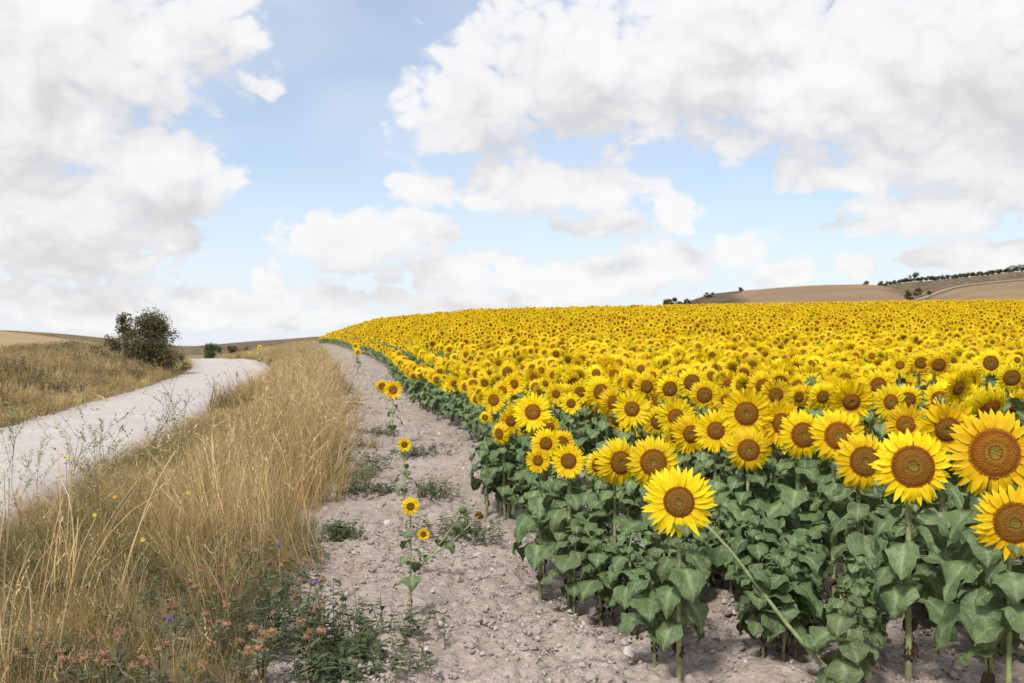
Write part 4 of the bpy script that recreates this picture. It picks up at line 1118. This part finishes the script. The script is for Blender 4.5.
for i, (px, py, hw, hh, Y, lab) in enumerate([(234, 350, 10, 7, 150, 'dark low bush just beyond the road crest, next to the bright green tree'), (246, 351, 9, 6, 150, 'dark low bush beyond the road crest, nearer the grass verge')]):
    P = at3(px, py + 5, Y); P.z = min(P.z, tz(P.x, Y) + .2)
    bush('bush', lab, 'bush', (P.x, P.y, P.z), hw * Y / F, CAMZ - (py - hh / 2 - HOR) / F * Y - P.z, 500, .16, M_bushleaf, 1210 + i, 'dark bushes beyond the road crest')
HB = [(668, 303, 9, 7, 300, 'dark round bush at the field crest, where the brown hill begins'), (677.5, 302, 10, 8, 300, 'dark round bush at the field crest, close against its twin'), (687, 301, 7, 4, 430, 'small shrub on the low shoulder of the brown hill'),
      (709, 294.5, 9, 4, 470, 'flat shrub halfway up the shoulder of the brown hill'), (741, 289, 4, 3, 476, 'tiny bush on the crest of the brown hill shoulder'), (866, 283, 4, 4, 478, 'tiny tree at the end of the brown hill crest'),
      (881, 284.5, 6, 6, 500, 'dark slanting bush in the dip between the hills'), (886, 286, 6, 5, 500, 'dark bush just below the slanting one in the dip'), (910, 295, 8, 9, 395, 'dark round tree beside the pale track on the hill'), (918, 291.5, 8, 7, 405, 'dark tree by the bend of the pale track'),
      (929, 292.5, 4, 3, 408, 'small shrub beside the bend of the pale track'), (914, 275, 8, 5, 645, 'taller tree standing above the dark ridge hedge'), (1012, 268.5, 12, 6, 645, 'broad dark tree clump at the ridge near the picture edge'), (1021, 267, 8, 5, 645, 'dark tree at the ridge cut by the picture edge')]
for i, (px, py, wpx, hpx, Y, lab) in enumerate(HB):
    P = at3(px, py + hpx / 2 + 1.0, Y)
    bush('tree' if 'tree' in lab else 'bush', lab, 'tree' if 'tree' in lab else 'bush', P, wpx * Y / F, (hpx + 1) * Y / F, 700, .30, M_bushleaf, 1300 + i, 'trees and bushes on the hills', limbs=8, low=-.1)
px = 890.0; i = 0
ridge = [(880, 286), (900, 282), (940, 279), (990, 274), (1024, 270), (1100, 263)]
hedge_src = None
while px < 1060:
    py = np.interp(px, [q[0] for q in ridge], [q[1] for q in ridge]); Yh = 642
    P = at3(px, py + .6, Yh); wpx = random.uniform(5, 9); hpx = random.uniform(2.2, 3.4)
    bush('bush', 'dark bush in the hedge along the ridge of the far hill', 'bush', P, wpx * Yh / F, (hpx + .8) * Yh / F, 420, .36, M_bushleaf, 1400 + i, 'hedge bushes along the ridge', limbs=6, low=-.1)
    px += random.uniform(1.8, 3.6); i += 1

# ------------------------------------------------------------------ sky: sun, blue, clouds
SUN_EL, SUN_AZ = R(52), R(205)         # azimuth clockwise from +Y
world = bpy.data.worlds.new('World'); scene.world = world; world.use_nodes = True
W = NT(world.node_tree); world.node_tree.nodes.clear()
CL = [(40, 40, 190, 95, 1), (205, 30, 62, 48, .9), (150, 168, 88, 46, 1), (50, 215, 170, 62, 1), (185, 195, 50, 34, .9), (90, 262, 95, 28, .9), (175, 246, 36, 18, .9), (50, 296, 120, 22, .9), (250, 306, 120, 24, .9), (10, 120, 120, 80, 1),
      (370, 238, 112, 34, 1), (430, 192, 48, 22, .8), (445, 268, 80, 22, .9), (560, 284, 140, 26, .9), (660, 262, 75, 26, .95), (735, 252, 38, 22, .95), (475, 108, 88, 56, 1), (470, 55, 45, 36, .9), (575, 70, 130, 82, 1), (705, 50, 140, 88, 1), (870, 80, 190, 96, 1), (1010, 70, 140, 110, 1),
      (540, 188, 120, 36, .95), (682, 212, 32, 26, .95), (600, 225, 70, 16, .8), (825, 180, 62, 18, .9), (965, 140, 140, 50, 1), (905, 218, 88, 24, .9), (1005, 185, 90, 30, 1), (990, 255, 70, 20, .95), (790, 271, 48, 15, .95), (858, 268, 26, 14, .95), (925, 262, 44, 13, .9), (310, 300, 90, 20, .7), (480, 300, 120, 18, .7), (225, 296, 26, 14, .8), (270, 284, 24, 12, .7), (330, 292, 34, 14, .8), (395, 296, 30, 14, .8), (430, 284, 30, 10, .8), (500, 262, 34, 14, .8), (130, 320, 130, 14, .8), (300, 322, 130, 12, .8), (520, 302, 120, 10, .8), (600, 264, 36, 14, .8)]
def cloud_group(detail):
    g = bpy.data.node_groups.new('cloud_density', 'ShaderNodeTree')
    g.interface.new_socket('UV', in_out='INPUT', socket_type='NodeSocketVector')
    g.interface.new_socket('D', in_out='OUTPUT', socket_type='NodeSocketFloat')
    t = NT(g); gi = t.node('NodeGroupInput'); go = t.node('NodeGroupOutput')
    uv0 = gi.outputs[0]
    # warp, so that outlines billow
    wn = t.node('ShaderNodeTexNoise', {'Vector': uv0, 'Scale': 11.0, 'Detail': 3.0}, noise_dimensions='3D')
    uv = t.vmath('ADD', uv0, t.vmath('MULTIPLY', t.vmath('SUBTRACT', wn.outputs['Color'], (.5, .5, .5)), (.035, .022, 0)))
    cur = None
    for px, py, rx, ry, w in CL:
        a = math.atan((px - 512) / F); v = math.atan((HOR - py) / F * math.cos(a))
        d = t.vmath('LENGTH', t.vmath('MULTIPLY', t.vmath('SUBTRACT', uv, (a, v, 0)), (F / (rx * (1.12 if ry > 40 else 1.06)), F / (ry * (1.12 if ry > 40 else 1.0)), 0)), out='Value')
        e = t.math('MULTIPLY_ADD', d, -w, w)
        cur = e if cur is None else t.math('SMOOTH_MAX', cur, e, .10)
    # elsewhere in the sky: broken cloud from noise
    sp = t.node('ShaderNodeSeparateXYZ', {0: uv})
    ou = t.math('MAXIMUM', t.maprange(t.math('ABSOLUTE', sp.outputs[0]), .56, .8), t.maprange(sp.outputs[1], .36, .55))
    big = t.node('ShaderNodeTexNoise', {'Vector': t.vmath('MULTIPLY', uv, (2.2, 4.5, 1)), 'Scale': 1.0, 'Detail': 2.0})
    cur = t.node('ShaderNodeMix', {'Factor': ou, 2: cur, 3: t.maprange(big.outputs['Fac'], .4, .65, -.3, .7)}, data_type='FLOAT').outputs[0]
    n1 = t.node('ShaderNodeTexNoise', {'Vector': t.vmath('MULTIPLY', uv, (1, 1.5, 1)), 'Scale': 13.0, 'Detail': detail, 'Roughness': .57})
    D = t.math('ADD', cur, t.math('MULTIPLY', t.math('SUBTRACT', n1.outputs['Fac'], .5), 1.3))
    if detail > 4:
        nh = t.node('ShaderNodeTexNoise', {'Vector': t.vmath('MULTIPLY', uv, (1, 1.7, 1)), 'Scale': 34.0, 'Detail': 4.0, 'Roughness': .5})
        D = t.math('ADD', D, t.math('MULTIPLY', t.math('MULTIPLY', t.math('SUBTRACT', nh.outputs['Fac'], .52), t.maprange(sp.outputs[1], .17, .06)), 1.0))
    for sc_, am in ((16.0, .40), (36.0, .23), (80.0, .08))[:3 if detail > 4 else 0]:
        nb = t.node('ShaderNodeTexNoise', {'Vector': t.vmath('MULTIPLY', uv, (1, 1.4, 1)), 'Scale': sc_, 'Detail': 0.0})
        D = t.math('ADD', D, t.math('MULTIPLY', t.math('SUBTRACT', t.math('ABSOLUTE', t.math('SUBTRACT', nb.outputs['Fac'], .5)), .11), am * 3.4))
    t.l.new(D, go.inputs[0])
    return g
G = cloud_group(7.0); GS = cloud_group(2.5)
tc = W.node('ShaderNodeTexCoord')
d = W.node('ShaderNodeSeparateXYZ', {0: W.vmath('NORMALIZE', tc.outputs['Generated'])})
uu = W.math('ARCTAN2', d.outputs[0], d.outputs[1]); vv = W.math('ARCSINE', d.outputs[2])
uv = W.node('ShaderNodeCombineXYZ', {0: uu, 1: vv}).outputs[0]
def dens(v, g):
    n = W.n.new('ShaderNodeGroup'); n.node_tree = g; W.l.new(v, n.inputs[0]); return n.outputs[0]
D0 = dens(uv, G); DS = dens(uv, GS); D1 = dens(W.vmath('ADD', uv, (-.012, .042, 0)), GS)
sky = W.node('ShaderNodeTexSky', sky_type='NISHITA')
sky.sun_disc = False; sky.sun_elevation = SUN_EL; sky.sun_rotation = SUN_AZ; sky.altitude = 800; sky.air_density = 1.0; sky.dust_density = 1.2; sky.ozone_density = 1.0
blue = W.mix(1.0, sky.outputs[0], (.115, .115, .115), 'MULTIPLY')
# thin high veil that whitens the blue
vn = W.node('ShaderNodeTexNoise', {'Vector': W.vmath('MULTIPLY', uv, (3, 9, 1)), 'Scale': 1.0, 'Detail': 6.0, 'Distortion': .6})
blue = W.mix(W.maprange(vn.outputs['Fac'], .35, .75, .30, .62), blue, (.64, .69, .765))
blue = W.mix(W.maprange(vv, .17, -.02, 0, .85, True), blue, (.615, .655, .70))
alpha = W.math('MULTIPLY', W.maprange(D0, .02, .32, 0, 1, True), W.maprange(D0, .04, .7, .82, 1.0))
rel = W.math('ADD', W.math('MULTIPLY', W.math('SUBTRACT', DS, D1), .55), W.math('MULTIPLY', W.math('SUBTRACT', D0, DS), .62))                       # > 0 at the top of a puff, < 0 at its base
lit = W.maprange(rel, -.40, .24, 0, 1, False)
bn = W.node('ShaderNodeTexNoise', {'Vector': W.vmath('MULTIPLY', uv, (4, 7, 1)), 'Scale': 1.0, 'Detail': 3.0})
thick = W.math('MULTIPLY', W.maprange(DS, .3, 1.0, 0, 1), W.maprange(bn.outputs['Fac'], .38, .62, .2, 1.5))
shade = W.math('SUBTRACT', lit, W.math('MULTIPLY', thick, .34))
ccol = W.ramp(shade, [(0, (.53, .519, .530)), (.3, (.595, .584, .594)), (.55, (.665, .656, .661)), (.9, (.725, .719, .719))])
col = W.mix(alpha, blue, ccol)
bg = W.node('ShaderNodeBackground', {'Color': col, 'Strength': 1.0})
W.node('ShaderNodeOutputWorld', {'Surface': bg.outputs[0]})
world.cycles.sampling_method = 'MANUAL'; world.cycles.sample_map_resolution = 512

sl = bpy.data.lights.new('sun', 'SUN'); sl.energy = 2.7; sl.angle = R(10); sl.color = (1, .965, .92)
so = bpy.data.objects.new('sun', sl); COL.objects.link(so)
dirv = Vector((math.sin(SUN_AZ) * math.cos(SUN_EL), math.cos(SUN_AZ) * math.cos(SUN_EL), math.sin(SUN_EL)))
so.rotation_euler = dirv.to_track_quat('Z', 'Y').to_euler(); so.location = dirv * 30

# ------------------------------------------------------------------ camera and output
cam = bpy.data.cameras.new('camera'); co = bpy.data.objects.new('camera', cam); COL.objects.link(co)
co.location = (0, 0, CAMZ); co.rotation_euler = (R(90), 0, 0)
cam.sensor_width = 36; cam.lens = F / 1024 * 36; cam.shift_y = (HOR - 341.5) / 1024
cam.clip_start = .05; cam.clip_end = 9000
cam.dof.use_dof = True; cam.dof.focus_distance = 6.0; cam.dof.aperture_fstop = 5.0
scene.camera = co
vs = scene.view_settings
vs.view_transform = 'Standard'; vs.look = 'None'; vs.exposure = 0.42; vs.gamma = 1.0; vs.use_curve_mapping = False
scene.render.engine = 'CYCLES'
cy = scene.cycles
cy.max_bounces = 5; cy.diffuse_bounces = 3; cy.transmission_bounces = 3; cy.transparent_max_bounces = 4; cy.glossy_bounces = 2
cy.use_denoising = True
print('plants', n, 'grass', NG, 'singled', len(best))
